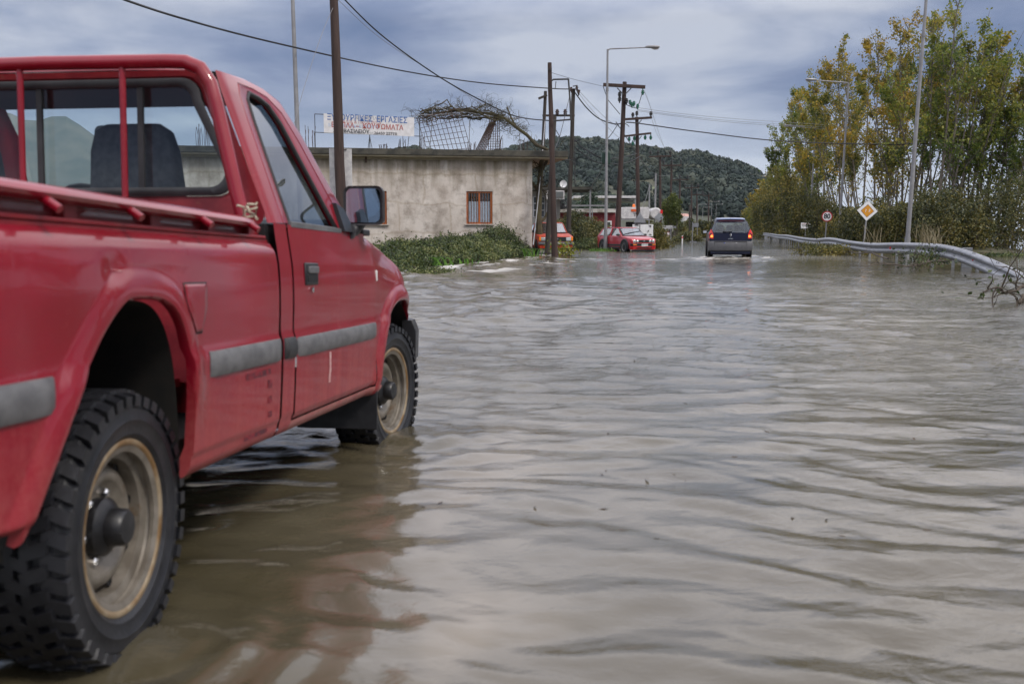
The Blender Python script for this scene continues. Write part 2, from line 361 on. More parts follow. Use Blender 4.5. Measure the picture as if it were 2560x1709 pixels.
    def nz(s, st=(1, 1, 1), d=5, r=.55, dist=0):
        mp = n.new('ShaderNodeMapping'); mp.inputs['Scale'].default_value = st; l.new(g.outputs['Position'], mp.inputs[0])
        q = n.new('ShaderNodeTexNoise'); q.inputs['Scale'].default_value = s; q.inputs['Detail'].default_value = d; q.inputs['Roughness'].default_value = r
        q.inputs['Distortion'].default_value = dist; l.new(mp.outputs[0], q.inputs['Vector']); return q.outputs['Fac']
    def mixc(f, A, B):
        x = n.new('ShaderNodeMix'); x.data_type = 'RGBA'
        if hasattr(f, 'is_linked'): l.new(f, x.inputs[0])
        else: x.inputs[0].default_value = f
        for i, c in ((6, A), (7, B)):
            if isinstance(c, tuple): x.inputs[i].default_value = (*c, 1)
            else: l.new(c, x.inputs[i])
        return x.outputs[2]
    def mr(f, a, b, c=0, d=1):
        x = n.new('ShaderNodeMapRange'); l.new(f, x.inputs[0])
        for i, v in enumerate((a, b, c, d)): x.inputs[i+1].default_value = v
        return x.outputs[0]
    c = mixc(mr(nz(.28, (1, .6, 1), 5, .6, 1.2), .42, .66), (.046, .038, .019), (.10, .088, .06))
    c = mixc(mr(nz(1.3, (1, .8, 1), 6, .6, 2.0), .5, .75, 0, .5), c, (.09, .076, .05))
    sl = n.new('ShaderNodeAttribute'); sl.attribute_name = 'silt'; c = mixc(sl.outputs['Fac'], c, (.20, .17, .125))
    at_ = n.new('ShaderNodeAttribute'); at_.attribute_name = 'foam'
    c = mixc(at_.outputs['Fac'], c, (.50, .48, .45)); l.new(c, p.inputs['Base Color'])
    rr = mr(at_.outputs['Fac'], 0, .6, .03, .6); l.new(rr, p.inputs['Roughness'])
    b1 = n.new('ShaderNodeBump'); b1.inputs['Distance'].default_value = .036; b1.inputs['Strength'].default_value = .6; l.new(nz(5.5, (.8, 1.3, 1), 6, .62, .5), b1.inputs['Height'])
    b2 = n.new('ShaderNodeBump'); b2.inputs['Distance'].default_value = .0065; b2.inputs['Strength'].default_value = .45; l.new(nz(19, (.7, 1.2, 1), 3, .55, .3), b2.inputs['Height'])
    rip = n.new('ShaderNodeAttribute'); rip.attribute_name = 'ripple'; l.new(rip.outputs['Fac'], b1.inputs['Strength']); l.new(rip.outputs['Fac'], b2.inputs['Strength'])
    l.new(b1.outputs[0], b2.inputs['Normal']); l.new(b2.outputs[0], p.inputs['Normal'])
    o = fast('water', V, F, m, smooth=True)
    at2 = o.data.attributes.new('foam', 'FLOAT', 'POINT'); at2.data.foreach_set('value', np.clip(foam, 0, 1).astype(np.float32).ravel())
    rp = .12+.75*smooth(3.5, 9, Yg)*(.35+.9*smooth(.3, .6, fbm(X*.12+3, Yg*.07, 3, 33)))+.25*smooth(.2, 1.6, X)*smooth(6, 3, Yg)*.5
    px_ = -.12+.06*(Yg-2.4)+.25*(fbm(Yg*.5+X*.3, Yg*.2, 3, 12)-.5)
    silt = np.exp(-((X-px_)/(.10+.05*Yg))**2)*smooth(7.5, 4.0, Yg)*smooth(1.0, 2.0, Yg)*(.25+.75*smooth(.3, .6, fbm(X*2.4, Yg*1.1, 4, 15)))
    silt += .25*smooth(.50, .66, fbm(X*.5+7, Yg*.22, 4, 18))*smooth(30, 8, Yg)
    at4 = o.data.attributes.new('silt', 'FLOAT', 'POINT'); at4.data.foreach_set('value', np.clip(silt*.75, 0, 1).astype(np.float32).ravel())
    at3 = o.data.attributes.new('ripple', 'FLOAT', 'POINT'); at3.data.foreach_set('value', np.clip(rp, 0, 1).astype(np.float32).ravel())
    tag(o, kind='structure')
make_water()
M_soil = mat('wet_soil', (.07, .058, .04), (.11, .095, .065), scale=1.2, rough=.85, bump=.04, bscale=6)
MB().add([(-4000, -300, -.6), (4000, -300, -.6), (4000, 6000, -.6), (-4000, 6000, -.6)], [(0, 1, 2, 3)]).build('ground', M_soil, smooth=0)
tag(bpy.data.objects['ground'], kind='structure')

def sheet(name, fx, ys, us, m):
    """terrain sheet: fx(u, y) gives (x, z)"""
    G = np.zeros((len(ys), len(us), 3))
    for i, y in enumerate(ys):
        for j, u in enumerate(us):
            x, z = fx(u, y); G[i, j] = (x, y, z)
    o = MB().grid(G).build(name, m); tag(o, kind='structure'); return o
M_bank = mat('muddy_bank', (.06, .052, .032), (.10, .09, .055), scale=1.5, rough=.9, bump=.05, bscale=5, c3=(.05, .075, .02), s3=2.5, lo3=.5, hi3=.62)
def fb(u, y):
    x = float(bank_x(np.array(y)))-.1-u*32; n = float(fbm(np.array(x*.6), np.array(y*.6), 3, 4))
    return x, -.10+min(1, u*32/1.6)*.42+n*.16-(.25 if y > 56 else 0)*0
sheet('left_bank', fb, list(np.linspace(17, 53, 60)), [0, .01, .02, .035, .05, .08, .15, .3, .6, 1], M_bank)
def fr(u, y):
    lat = 8.2+u*9; p = road(lat, 0); x = lat/RC+y*RS/RC; n = float(fbm(np.array(x*.5), np.array(y*.5), 3, 14))
    return x, -.35+(math.sin(math.pi*min(1, u*1.02))**.6*.60+n*.15)*float(smooth(50, 58, y))
sheet('right_bank', fr, list(np.linspace(44, 420, 120)), list(np.linspace(0, 1, 12)), M_bank)
def fl(u, y):
    lat = -9.6-u*u*160; x = lat/RC+y*RS/RC; n = float(fbm(np.array(x*.12), np.array(y*.12), 3, 24))
    return x, -.25+min(1, u*30)*.4+n*.3*u+max(0, (y-150)/200)*u*5
M_field = mat('scrubby_grass', (.075, .085, .04), (.12, .115, .06), scale=.25, rough=.95, bump=.2, bscale=1.2, c3=(.05, .06, .03), s3=.8)
sheet('roadside_ground', fl, list(np.linspace(66, 420, 80)), list(np.linspace(0, 1, 24)), M_field)

# ---------------------------------------------------------------- hills
RIDGE = [(-300, 470), (300, 450), (760, 430), (880, 405), (960, 385), (1040, 372), (1130, 392), (1240, 384), (1300, 366), (1388, 352), (1491, 350), (1545, 358), (1598, 371), (1644, 371), (1682, 386), (1721, 375), (1759, 387), (1797, 400), (1835, 410), (1874, 421), (1910, 447), (1990, 500), (2100, 545), (2300, 572)]
def ridge_z(px, Y): return CAMH+(578-np.interp(px, [r[0] for r in RIDGE], [r[1] for r in RIDGE]))/FPX*Y-3.2
YF, YR = 300., 640.
def hill_z(x, y):
    px = 1280+x/y*FPX; t = np.clip((y-YF)/(YR-YF), 0, 1.4)
    zr = ridge_z(px, YR); s = np.where(t < 1, t**1.15, 1-.6*(t-1)); nn = fbm(x*.02, y*.02, 4, 31)-.45
    return 1.2+(zr-1.2)*s+nn*10*np.sin(np.pi*np.clip(t, 0, 1))
xs = np.linspace(-330, 330, 110); ysn = np.linspace(YF, 840, 60); Xh, Yh = np.meshgrid(xs, ysn); Xh = Xh*Yh/YR+Xh*.0
Zh = hill_z(Xh, Yh)
M_hill = mat('hillside_earth', (.035, .042, .026), (.075, .075, .045), scale=.03, rough=.95, c3=(.12, .14, .075), s3=.05, lo3=.55, hi3=.65)
o = MB().grid(np.stack([Xh, Yh, Zh], -1)).build('hill', M_hill, smooth=80); tag(o, kind='structure')
def lump_cloud(C, Rr, name, m, sub=2, rg=rng, sq=.85, parent=None, amp=.28):
    bm = bmesh.new(); bmesh.ops.create_icosphere(bm, subdivisions=sub, radius=1)
    bv = np.array([v.co[:] for v in bm.verts]); bf = np.array([[v.index for v in f.verts] for f in bm.faces]); bm.free()
    Vs = []; Fs = []; k = 0
    for c, r in zip(C, Rr):
        ph = rg.uniform(0, 6.28, 6); fr_ = rg.uniform(2.0, 4.2, (3, 3))
        dd = 1+amp*.5*(np.sin(bv@fr_[0]+ph[0])+np.sin(bv@fr_[1]*1.7+ph[1])*.7+np.sin(bv@fr_[2]*2.6+ph[2])*.5)+rg.normal(0, amp*.34, len(bv))
        v = bv*dd[:, None]*r*np.array([rg.uniform(.85, 1.2), 1, sq*rg.uniform(.85, 1.15)])+c
        Vs.append(v); Fs.append(bf+k); k += len(bv)
    return fast(name, np.concatenate(Vs), np.concatenate(Fs), m, parent)
nT = 3400; yy = rng.uniform(YF+40, YR+25, nT*2); pxs = rng.uniform(820, 2120, nT*2); xx = (pxs-1280)/FPX*yy
t_ = (yy-YF)/(YR-YF); keep = rng.uniform(size=nT*2) < smooth(.10, .40, t_+(fbm(xx*.015, yy*.015, 3, 77)-.45)*1.1)*.9+.2
xx, yy = xx[keep][:nT], yy[keep][:nT]; zz = hill_z(xx, yy); rr = rng.uniform(1.6, 4.4, len(xx))
M_hilltree = mat('hill_evergreens', (.03, .045, .03), island=[(.008, .018, .016), (.015, .029, .022), (.028, .042, .03), (.055, .063, .042)], scale=.02, rough=.9, bump=.7, bscale=1.3)
o = lump_cloud(np.stack([xx, yy, zz+rr*.35], 1), rr*.9, 'hill_woodland', M_hilltree)
nn_ = 70; dv = rng.normal(size=(len(xx), nn_, 3)); dv /= np.linalg.norm(dv, axis=2)[:, :, None]; dv[:, :, 2] = np.abs(dv[:, :, 2])*.95-.1
P = (np.stack([xx, yy, zz+rr*.35], 1)[:, None, :]+dv*rr[:, None, None]*rng.uniform(.8, 1.08, (len(xx), nn_, 1))).reshape(-1, 3)
V2, F2 = leaves_np(P, 1.5, .8); me = o.data; V1 = np.zeros(len(me.vertices)*3, np.float32); me.vertices.foreach_get('co', V1)
F1 = np.zeros(len(me.loops), np.int32); me.loops.foreach_get('vertex_index', F1); V1 = V1.reshape(-1, 3); F1 = F1.reshape(-1, 3)
F1q = np.concatenate([F1, F1[:, 2:3]], 1); bpy.data.objects.remove(o)
nt_ = len(F2)*2; F2t = np.concatenate([F2[:, [0, 1, 2]], F2[:, [0, 2, 3]]])+len(V1)
o = fast('hill_woodland', np.concatenate([V1, V2]), np.concatenate([F1, F2t]), M_hilltree)
tag(o, 'dense dark evergreen woodland covering the hill behind the poles', 'woodland', kind='stuff')
# far blue mountain left, seen through the cab
def fm(u, y): return 0, 0
mp_ = [(-900, 470), (-500, 400), (-200, 330), (60, 295), (130, 297), (200, 315), (300, 350), (420, 372), (600, 400), (760, 420), (900, 470), (1100, 540)]
G = np.zeros((6, 60, 3))
for j, px in enumerate(np.linspace(-900, 1100, 60)):
    py = np.interp(px, [q[0] for q in mp_], [q[1] for q in mp_])
    for i in range(6):
        Y = 2000+i*160; f = min(1, i/4)**.8*(1 if i < 5 else .6); z = CAMH+(578-py)/FPX*2640
        G[i, j] = ((px-1280)/FPX*Y, Y, -1+(z+1)*f*(1+.05*math.sin(j*1.3+i)))
o = MB().grid(G).build('mountain', mat('mountain_scrub', (.05, .07, .06), (.09, .10, .08), scale=.01, rough=.95)); tag(o, kind='structure')
# ---------------------------------------------------------------- the red pickup (x forward, y left, z up; r = -y to the right)
TR = empty('pickup_truck', (0, 0, 0), label='large red single cab pickup truck with dented side and steel wheels in the near water', cat='pickup truck')
ph_, pt_ = R_(7.7437), R_(2.2)
fwv = Vector((math.sin(ph_)*math.cos(pt_), math.cos(ph_)*math.cos(pt_), -math.sin(pt_))); rv = Vector((math.cos(ph_), -math.sin(ph_), 0)); upv = rv.cross(fwv)
TR.matrix_world = Matrix(((fwv.x, -rv.x, upv.x, -1.83589), (fwv.y, -rv.y, upv.y, 2.68992), (fwv.z, -rv.z, upv.z, -.01308), (0, 0, 0, 1)))
def q(s, r, z): return (s, -r, z)
PZ = [.38, .41, .43, .445, .475, .482, .60, .70, .77, .785, .80, .90, .98, 1.05, 1.09, 1.115, 1.135, 1.143]
PR = [.785, .808, .826, .834, .838, .846, .853, .857, .858, .853, .847, .850, .850, .846, .839, .828, .810, .790]
def prof(z): return float(np.interp(z, PZ, PR))
def arch_rear(s):
    u = s+.035
    if u <= -.465 or u >= .362: return None
    if u < 0: return .43+.527*max(0, 1-abs(u/.465)**1.6)**1.12
    return .43+.527*max(0, 1-abs(u/.362)**4)**.36
def arch_front(s):
    u = (s-2.84)/.46
    if abs(u) >= 1: return None
    return .43+.44*(1-abs(u)**2.6)**.5
def arch_pts(fn, a, b, n=80):
    P = []
    for k in range(n+1):
        t = k/n; s = a+(b-a)*(.5-.5*math.cos(math.pi*t)); z = fn(s); P.append((s, .43 if z is None else z))
    P[0] = (P[0][0], .40); P[-1] = (P[-1][0], .40); return np.array(P)
AR = arch_pts(arch_rear, -.4999, .3269); AF = arch_pts(arch_front, 2.3801, 3.2999)
def flare(s, z):
    o = 0
    for A, wd, ht in ((AR, .085, .014), (AF, .085, .026)):
        d = np.min(np.hypot(A[:, 0]-s, A[:, 1]-z))
        if d < wd:
            t = d/wd; fz = float(smooth(.52, .78, z)) if (s > .15 and A is AR) else 1.0
            o += ht*(1-t**3)**1.5*(.75+.25*min(1, t*5))*fz
    return o
def dents(s, z):
    g = lambda a, b, c, d, h: h*math.exp(-((s-a)/c)**2-((z-b)/d)**2)
    return g(-.10, 1.035, .04, .03, -.008)+g(-.26, .98, .20, .07, .006)+g(-.42, .88, .10, .12, -.005)+g(.2, 1.02, .15, .05, -.005)+g(.7, .9, .3, .1, .003)
def side_grid(svals, ztop, zbot, rfun, flip=1, nz=34):
    G = []
    for s in svals:
        zb, zt = zbot(s), ztop(s); col = []
        # turned-in lip at the bottom edge
        r0 = rfun(s, zb); col.append(q(s, (r0-.03)*flip, zb+.004)); col.append(q(s, (r0-.012)*flip, zb-.002))
        for k in range(nz+1):
            t = k/nz; t = t**1.25; z = zb+.006+(zt-zb-.006)*t; col.append(q(s, rfun(s, z)*flip, z))
        G.append(col)
    return G
def dense(a, b, jumps, step=.02, fine=.006):
    S = set(np.round(np.arange(a, b+1e-6, step), 4)); S.add(round(b, 4))
    for j in jumps:
        for k in np.arange(-.04, .041, fine): 
            if a <= j+k <= b: S.add(round(float(j+k), 4))
        for e in (-.0004, .0004):
            if a <= j+e <= b: S.add(round(j+e, 5))
    return sorted(S)
def bed_bot(s):
    z = arch_rear(s)
    if z is not None: return max(z, .432)
    return .47 if s < -.49 else (.405+.01*s)
rb = lambda s, z: prof(z)+flare(s, z)+dents(s, z)
B = MB(); B.grid(side_grid(dense(-1.25, 1.028, [-.5, .327], .018), lambda s: 1.143, bed_bot, rb, nz=52))
B.build('bed_side_panel', M_red, TR, smooth=50)
B = MB(); B.grid(side_grid(dense(-1.25, 1.028, [-.5, .327], .05), lambda s: 1.143, bed_bot, lambda s, z: prof(z)+flare(s, z), flip=-1, nz=12))
B.build('bed_side_panel', M_red, TR, smooth=50)
# bed inner wall, floor, tailgate, front wall
B = MB()
for sg in (1, -1):
    B.box(q(-.11, .765*sg, 1.07), (2.26, .02, .20))
    B.box(q(-.11, .785*sg, 1.136), (2.26, .05, .012))
B.box(q(-.11, 0, .62), (2.26, .96, .03)); B.box(q(1.0, 0, .88), (.03, 1.5, .52)); B.box(q(-1.26, 0, .85), (.04, 1.6, .58))
B.build('load_bed', M_reddark, TR, smooth=0)
# tie-down rail along the bed
for sg in (1, -1):
    B = MB(); lo = []
    for s in np.linspace(-1.25, .955, 40):
        zt = 1.231-.016*(s+.53)/1.45-.0; e = 1 if s < .8 else max(.12, 1-(s-.8)/.17); r0 = .80
        a = [q(s, (r0+dx*e)*sg, zt-.020+dz*e) for dx, dz in ((.045, -.014), (.052, -.004), (.046, .008), (.028, .017), (-.02, .020), (-.05, .012), (-.055, -.012), (-.03, -.02), (.02, -.02))]
        lo.append(a)
    B.loft(lo)
    B.box(q(-.12, .768*sg, 1.176), (2.2, .012, .07))
    B.build('bed_rail', M_red, TR, smooth=40)
B = MB()
for s in (-1.1, -.62, -.21, .21, .58, .9):
    B.box(q(s, .785, 1.172), (.055, .036, .062))
B.box(q(-.1, .790, 1.150), (2.2, .05, .012))
B.build('rail_web', M_reddark, TR, smooth=0, bevel=.004)
for s in (-1.0, -.70, -.375, -.01, .41, .775):
    B = MB().tube([q(s+.006, .815, 1.205), q(s+.003, .848, 1.186), q(s, .878, 1.168)], .0105, 10); B.build('rope_hook', M_red, TR)
# knotted rope on the rail end
B = MB(); pp = [q(.90+.02*math.sin(k*1.9), .80+.022*math.cos(k*1.3), 1.212+.006*k+.01*math.sin(k*2.7)) for k in range(9)]
B.tube(pp, .006, 6); B.tube([pp[-1], q(.91, .815, 1.262), q(.913, .818, 1.27)], .0045, 6); B.tube([pp[2], q(.86, .79, 1.25), q(.84, .775, 1.255)], .0045, 6)
B.build('rope_knot', mat('pale_rope', (.45, .40, .30), (.3, .26, .2), scale=60, rough=.9), TR)
# headboard: tube frame with bars
ht = [q(.955, .765, 1.15), q(.955, .722, 1.32), q(.952, .655, 1.62), q(.951, .636, 1.69), q(.95, .60, 1.745), q(.95, .545, 1.768), q(.95, .48, 1.772)]
hl = [(a, -b, c) for a, b, c in ht[::-1]]
B = MB().tube(ht+[q(.95, 0, 1.776)]+hl, .026, 14)
B.build('headboard_frame', M_red, TR)
for r in (.305, -.092, -.49):
    MB().tube([q(.948, r, 1.765), q(.948, r, 1.16)], .012, 12).build('headboard_bar', M_red, TR)
# ---- cab side below the belt: pillar strip, door, wing
ZF = [(1.0, 1.205), (2.15, 1.200), (2.45, 1.195), (2.70, 1.165), (2.9, 1.105), (3.1, 1.02), (3.3, .93), (3.42, .85), (3.5, .76)]
def ztop_f(s): return float(np.interp(s, [a for a, b in ZF], [b for a, b in ZF]))
def plan(s): return 0 if s < 2.75 else -.30*((s-2.75)/.75)**2.6
def prof_c(z, zt):
    d = zt-z; r = float(np.interp(z, PZ[:14]+[1.2], PR[:14]+[.824])); 
    return r-(.035*(1-d/.05)**2 if d < .05 else 0)
def rc(s, z):
    zt = ztop_f(s); base = prof_c(z, zt if s > 2.2 else 9)
    wing = .0
    if s > 2.3: # the wing rolls in towards the bonnet and tucks between crest and arch
        t = (s-2.3)/.5; t = min(1, t); dz = max(0, z-.93)/.27; wing = -.10*t*dz**1.5
    return base+plan(s)+flare(s, z)+wing
def cab_bot(s):
    z = arch_front(s)
    if z is not None: return max(z, .432)
    return .412 if s < 2.4 else .52
for sg in (1, -1):
    nzz = 40 if sg == 1 else 12
    B = MB(); B.grid(side_grid(dense(1.048, 1.172, [], .02), lambda s: 1.205, cab_bot, rc, sg, nzz)); B.build('cab_corner', M_red, TR, smooth=50)
    B = MB(); B.grid(side_grid(dense(1.180, 2.315, [], .03), lambda s: 1.205, lambda s: .462, lambda s, z: rc(s, z)+.003, sg, nzz)); D = B.build('door', M_red, TR, smooth=50)
    if sg == 1: DOOR = D
    B = MB(); B.grid(side_grid(dense(1.172, 2.40, [], .05), lambda s: .458, lambda s: .412, rc, sg, 6)); B.build('sill', M_redlow, TR, smooth=50)
    B = MB(); B.grid(side_grid(dense(2.323, 3.5, [2.38, 3.3], .016 if sg == 1 else .06), ztop_f, cab_bot, rc, sg, nzz)); B.build('front_wing', M_red, TR, smooth=50)
    # dark backing behind the panel gaps
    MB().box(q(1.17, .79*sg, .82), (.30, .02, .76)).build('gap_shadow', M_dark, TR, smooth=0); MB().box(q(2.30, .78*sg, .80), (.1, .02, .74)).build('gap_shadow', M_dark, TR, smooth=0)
# ---- greenhouse
def tr_(z): return .824-.335*(z-1.2)
INN = [(1.232, 1.212), (1.226, 1.33), (1.220, 1.46), (1.216, 1.60), (1.222, 1.680), (1.262, 1.712), (1.36, 1.708), (1.44, 1.693), (1.525, 1.632), (1.60, 1.525), (1.69, 1.40), (1.78, 1.272), (1.835, 1.203)]
OUT = [(1.045, 1.205), (1.040, 1.33), (1.035, 1.46), (1.025, 1.60), (1.02, 1.68), (1.03, 1.755), (1.25, 1.770), (1.45, 1.768), (1.62, 1.745), (1.78, 1.625), (1.92, 1.455), (2.04, 1.32), (2.15, 1.205)]
for sg in (1, -1):
    G = []
    for (a, b), (c, d) in zip(INN, OUT):
        row = []
        for t, dr in ((0, -.03), (.001, -.012), (.04, -.004), (.10, 0), (.30, .001), (.40, .003), (.43, -.004), (.46, .003), (.8, 0), (.93, -.006), (1, -.02)):
            s, z = a+(c-a)*t, b+(d-b)*t; row.append(q(s, (tr_(z)+dr)*sg, z))
        G.append(row)
    MB().grid(G).build('door_frame' if sg == 1 else 'door_frame', M_red, TR, smooth=35)
    # rubber seal round the glass
    loop = INN+[INN[0]]; MB().tube([q(s, (tr_(z)-.006)*sg, z) for s, z in loop], .0095, 8).build('window_seal', M_rub, TR)
    MB().add([q(s, (tr_(z)-.022)*sg, z) for s, z in INN], [tuple(range(len(INN)))]).build('side_window', G_side, TR, smooth=0)
    MB().loft([[q(s, (.824+dr)*sg, z) for dr, z in ((-.02, 1.195), (.006, 1.197), (.006, 1.216), (-.02, 1.222))] for s in (1.22, 1.5, 1.85)]).build('waist_strip', M_mould, TR, smooth=0)
# roof
ss = [1.03, 1.045, 1.08, 1.15, 1.3, 1.45, 1.56, 1.62, 1.65]
G = []
for s in ss:
    zc_ = np.interp(s, [1.03, 1.045, 1.08, 1.15, 1.3, 1.45, 1.56, 1.62, 1.65], [1.762, 1.783, 1.796, 1.803, 1.808, 1.806, 1.795, 1.775, 1.745])
    ze = np.interp(s, [c for c, d in OUT[5:9]], [d for c, d in OUT[5:9]])-.006
    row = []
    for k in range(25):
        r = math.sin((k/24-.5)*math.pi); re = tr_(ze)-.02
        row.append(q(s, re*r, ze+(zc_-ze)*(1-abs(r)**3.5)))
    G.append(row)
MB().grid(G).build('roof', M_red, TR, smooth=60)
MB().poly([q(1.06, -.60, 1.735), q(1.06, .60, 1.735), q(1.60, .60, 1.72), q(1.60, -.60, 1.72)], (0, 0, .01)).build('headliner', mat('headliner_cloth', (.10, .11, .13), rough=.95), TR, smooth=0)
# back wall with its window opening
def rr_loop(zb, zt, rb_, rt, rad, n=7):
    P = []
    for (r, z, a0) in ((rb_, zb, -90), (rt, zt, 0), (-rt, zt, 90), (-rb_, zb, 180)):
        cr = r-math.copysign(rad, r); cz = z+(rad if z == zb else -rad)
        for k in range(n):
            a = R_(a0+90*k/(n-1)); P.append((cr+rad*math.cos(a), cz+rad*math.sin(a)))
    return P
inn = rr_loop(1.302, 1.728, .690, .565, .075); 
outl = rr_loop(1.19, 1.757, .800, .622, .05)
G = [[q(1.042, r, z) for r, z in inn]+[q(1.042, *inn[0])], [q(1.034, r*1.02, z+(.008 if z > 1.5 else -.008)) for r, z in inn]+[q(1.034, inn[0][0]*1.02, inn[0][1]-.008)], [q(1.030, r, z) for r, z in outl]+[q(1.030, *outl[0])]]
MB().grid(G).build('cab_back', M_reddark, TR, smooth=30)
MB().box(q(1.04, 0, .85), (.02, 1.56, .70)).build('cab_back', M_reddark, TR, smooth=0)
inr = rr_loop(1.334, 1.698, .652, .53, .06)
G = [[q(1.026, r, z) for r, z in inn]+[q(1.026, *inn[0])], [q(1.018, (r+a)/2, (z+b)/2) for (r, z), (a, b) in zip(inn, inr)]+[q(1.018, (inn[0][0]+inr[0][0])/2, (inn[0][1]+inr[0][1])/2)], [q(1.028, r, z) for r, z in inr]+[q(1.028, *inr[0])]]
RW = MB().add([q(1.040, r, z) for r, z in inr], [tuple(range(len(inr)))]).build('rear_window', G_win, TR, smooth=0)
MB().grid(G).build('window_seal', M_rub, TR, smooth=60)
for r in (.325, -.075): MB().box(q(1.036, r, 1.516), (.012, .022, .375)).build('window_divider', M_rub, TR, smooth=0)
# windscreen and bonnet
MB().grid([[q(1.65, r*.59, 1.742+.03*(1-r*r)) for r in np.linspace(-1, 1, 9)], [q(2.17+.10*0, r*.80, 1.205) for r in np.linspace(-1, 1, 9)]]).build('windscreen', G_win, TR)
G = []
for s in np.linspace(2.14, 3.52, 24):
    zt = ztop_f(max(s, 2.2)); re = (rc(max(s, 2.33), zt)-.002); re = max(.1, re)
    G.append([q(s, re*t, zt+.028*(1-t*t)) for t in np.linspace(-1, 1, 15)])
MB().grid(G).build('bonnet', M_red, TR, smooth=50)
MB().box(q(3.53, 0, .66), (.10, 1.0, .34)).build('grille', M_black, TR, bevel=.02)
MB().loft([[q(s, r+dr, z) for dr, z in ((0, .50), (.05, .52), (.055, .68), (.03, .745), (-.03, .74), (-.03, .51))] for s, r in ((3.18, .80), (3.32, .785), (3.48, .70), (3.58, .5), (3.62, 0))]).build('bumper', M_black, TR, bevel=.01)
MB().loft([[q(s, -(r+dr), z) for dr, z in ((0, .50), (.05, .52), (.055, .68), (.03, .745), (-.03, .74), (-.03, .51))] for s, r in ((3.18, .80), (3.32, .785), (3.48, .70), (3.58, .5), (3.62, 0))]).build('bumper', M_black, TR, bevel=.01)
MB().box(q(2.27, .80, 1.215), (.12, .05, .03)).tube([q(2.24, .79, 1.21), q(2.28, .77, 1.25), q(2.36, .74, 1.235)], .018, 8).build('wiper_cowl', M_black, TR, bevel=.006)
# side mouldings (grey rub strips)
def strip(a, b, zt, zb, name='side_moulding', m=M_mould, slant=.0):
    lo = []
    n = 12
    for k in range(n+1):
        t = k/n; s = a+(b-a)*t; e = .35 if k in (0, n) else 1
        r0 = prof(.74)+flare(s, .74)*0
        h = (zt-zb)/2; zc2 = (zt+zb)/2
        lo.append([q(s+slant*(1 if k == 0 else 0)*dz, r0+dr*e-.004, zc2+dz*h) for dr, dz in ((0, -1), (.012, -.96), (.020, -.6), (.022, 0), (.020, .6), (.012, .96), (0, 1))])
    B = MB().loft(lo); return B.build(name, m, TR, smooth=50)
strip(.425, 1.02, .784, .704); strip(1.056, 1.166, .782, .704, m=M_rub); strip(1.188, 2.31, .778, .700); strip(-1.2, -.385, .794, .708)
# shadowed crease above and below (pressed lines are in the profile); fuel flap
fl = [(.282, .99), (.42, .985), (.415, .90), (.388, .85), (.345, .85), (.300, .91)]
def patch(k, off):
    G = []
    for i in range(13):
        t = i/12; z = .992-.144*t; a = .282+.012*t if t < .5 else .288+(t-.5)*2*.055; b = .422-.006*t if t < .5 else .419-(t-.5)*2*.030
        z = .92+(z-.92)*k; a, b = .351+(a-.351)*k, .351+(b-.351)*k
        G.append([q(a+(b-a)*u/8, prof(z)+flare(a+(b-a)*u/8, z)+dents(a+(b-a)*u/8, z)+off, z) for u in range(9)])
    return G
MB().grid(patch(1.07, .0015)).build('fuel_flap_gap', M_dark, TR, solid=.001); MB().grid(patch(1.0, .0035)).build('fuel_flap', M_red, TR, solid=.002)
# door handle
H_ = MB(); H_.box(q(1.375, .853, 1.018), (.150, .012, .088)); h = H_.build('door_handle', M_black, DOOR, bevel=.012)
MB().box(q(1.375, .862, 1.032), (.118, .010, .030)).build('handle_lever', M_rub, h, bevel=.004) if False else MB().lathe([(.011, -.858), (.011, -.862), (0, -.863)], 'Y', (1.375, 0, .955), 12).build('door_lock', M_chrome, DOOR)
MB().box(q(1.375, .8605, 1.001), (.118, .004, .030)).build('handle_recess', M_dark, DOOR, bevel=.004)
MB().box(q(1.375, .8625, 1.034), (.115, .012, .028)).build('handle_lever', M_mould, DOOR, bevel=.004)
# side repeater
MB().box(q(2.36, .846, 1.005), (.022, .012, .055)).build('side_repeater', M_whiteold, TR, bevel=.005)
# dust, worn decal remains below the moulding
M_decal = mat('worn_decal', (.07, .012, .02), (.20, .012, .022), scale=40, rough=.6, lo=.42, hi=.55)
dd = MB()
for (a, b, c, d) in ((.70, .92, .665, .685), (.90, .935, .615, .645), (.905, .94, .56, .585), (.91, .945, .51, .53), (.72, .93, .455, .475)):
    s0 = a
    dd.add([q(a, prof((c+d)/2)+.0016, c), q(b, prof((c+d)/2)+.0016, c), q(b, prof((c+d)/2)+.0016, d), q(a, prof((c+d)/2)+.0016, d)], [(0, 1, 2, 3)])
dd.build('worn_decal', M_decal, TR, smooth=0)
M_scr = mat('bare_scratch', (.62, .45, .42), (.45, .12, .14), scale=50, rough=.5)
sc = MB()
for P in ([(-.105, 1.035), (-.06, 1.03)], [(-.075, .995), (-.045, .965), (-.03, .955)], [(1.585, .69), (1.592, .62), (1.588, .56)]):
    w_ = .006 if len(P) < 3 or P[0][0] < 0 else .012
    for (a, b), (c, d) in zip(P[:-1], P[1:]):
        sc.add([q(a-w_, prof(b)+dents(a, b)+.0042, b), q(c-w_, prof(d)+dents(c, d)+.0042, d), q(c+w_, prof(d)+dents(c, d)+.0042, d), q(a+w_, prof(b)+dents(a, b)+.0042, b)], [(0, 1, 2, 3)])
sc.build('paint_scratch', M_scr, TR, smooth=0)
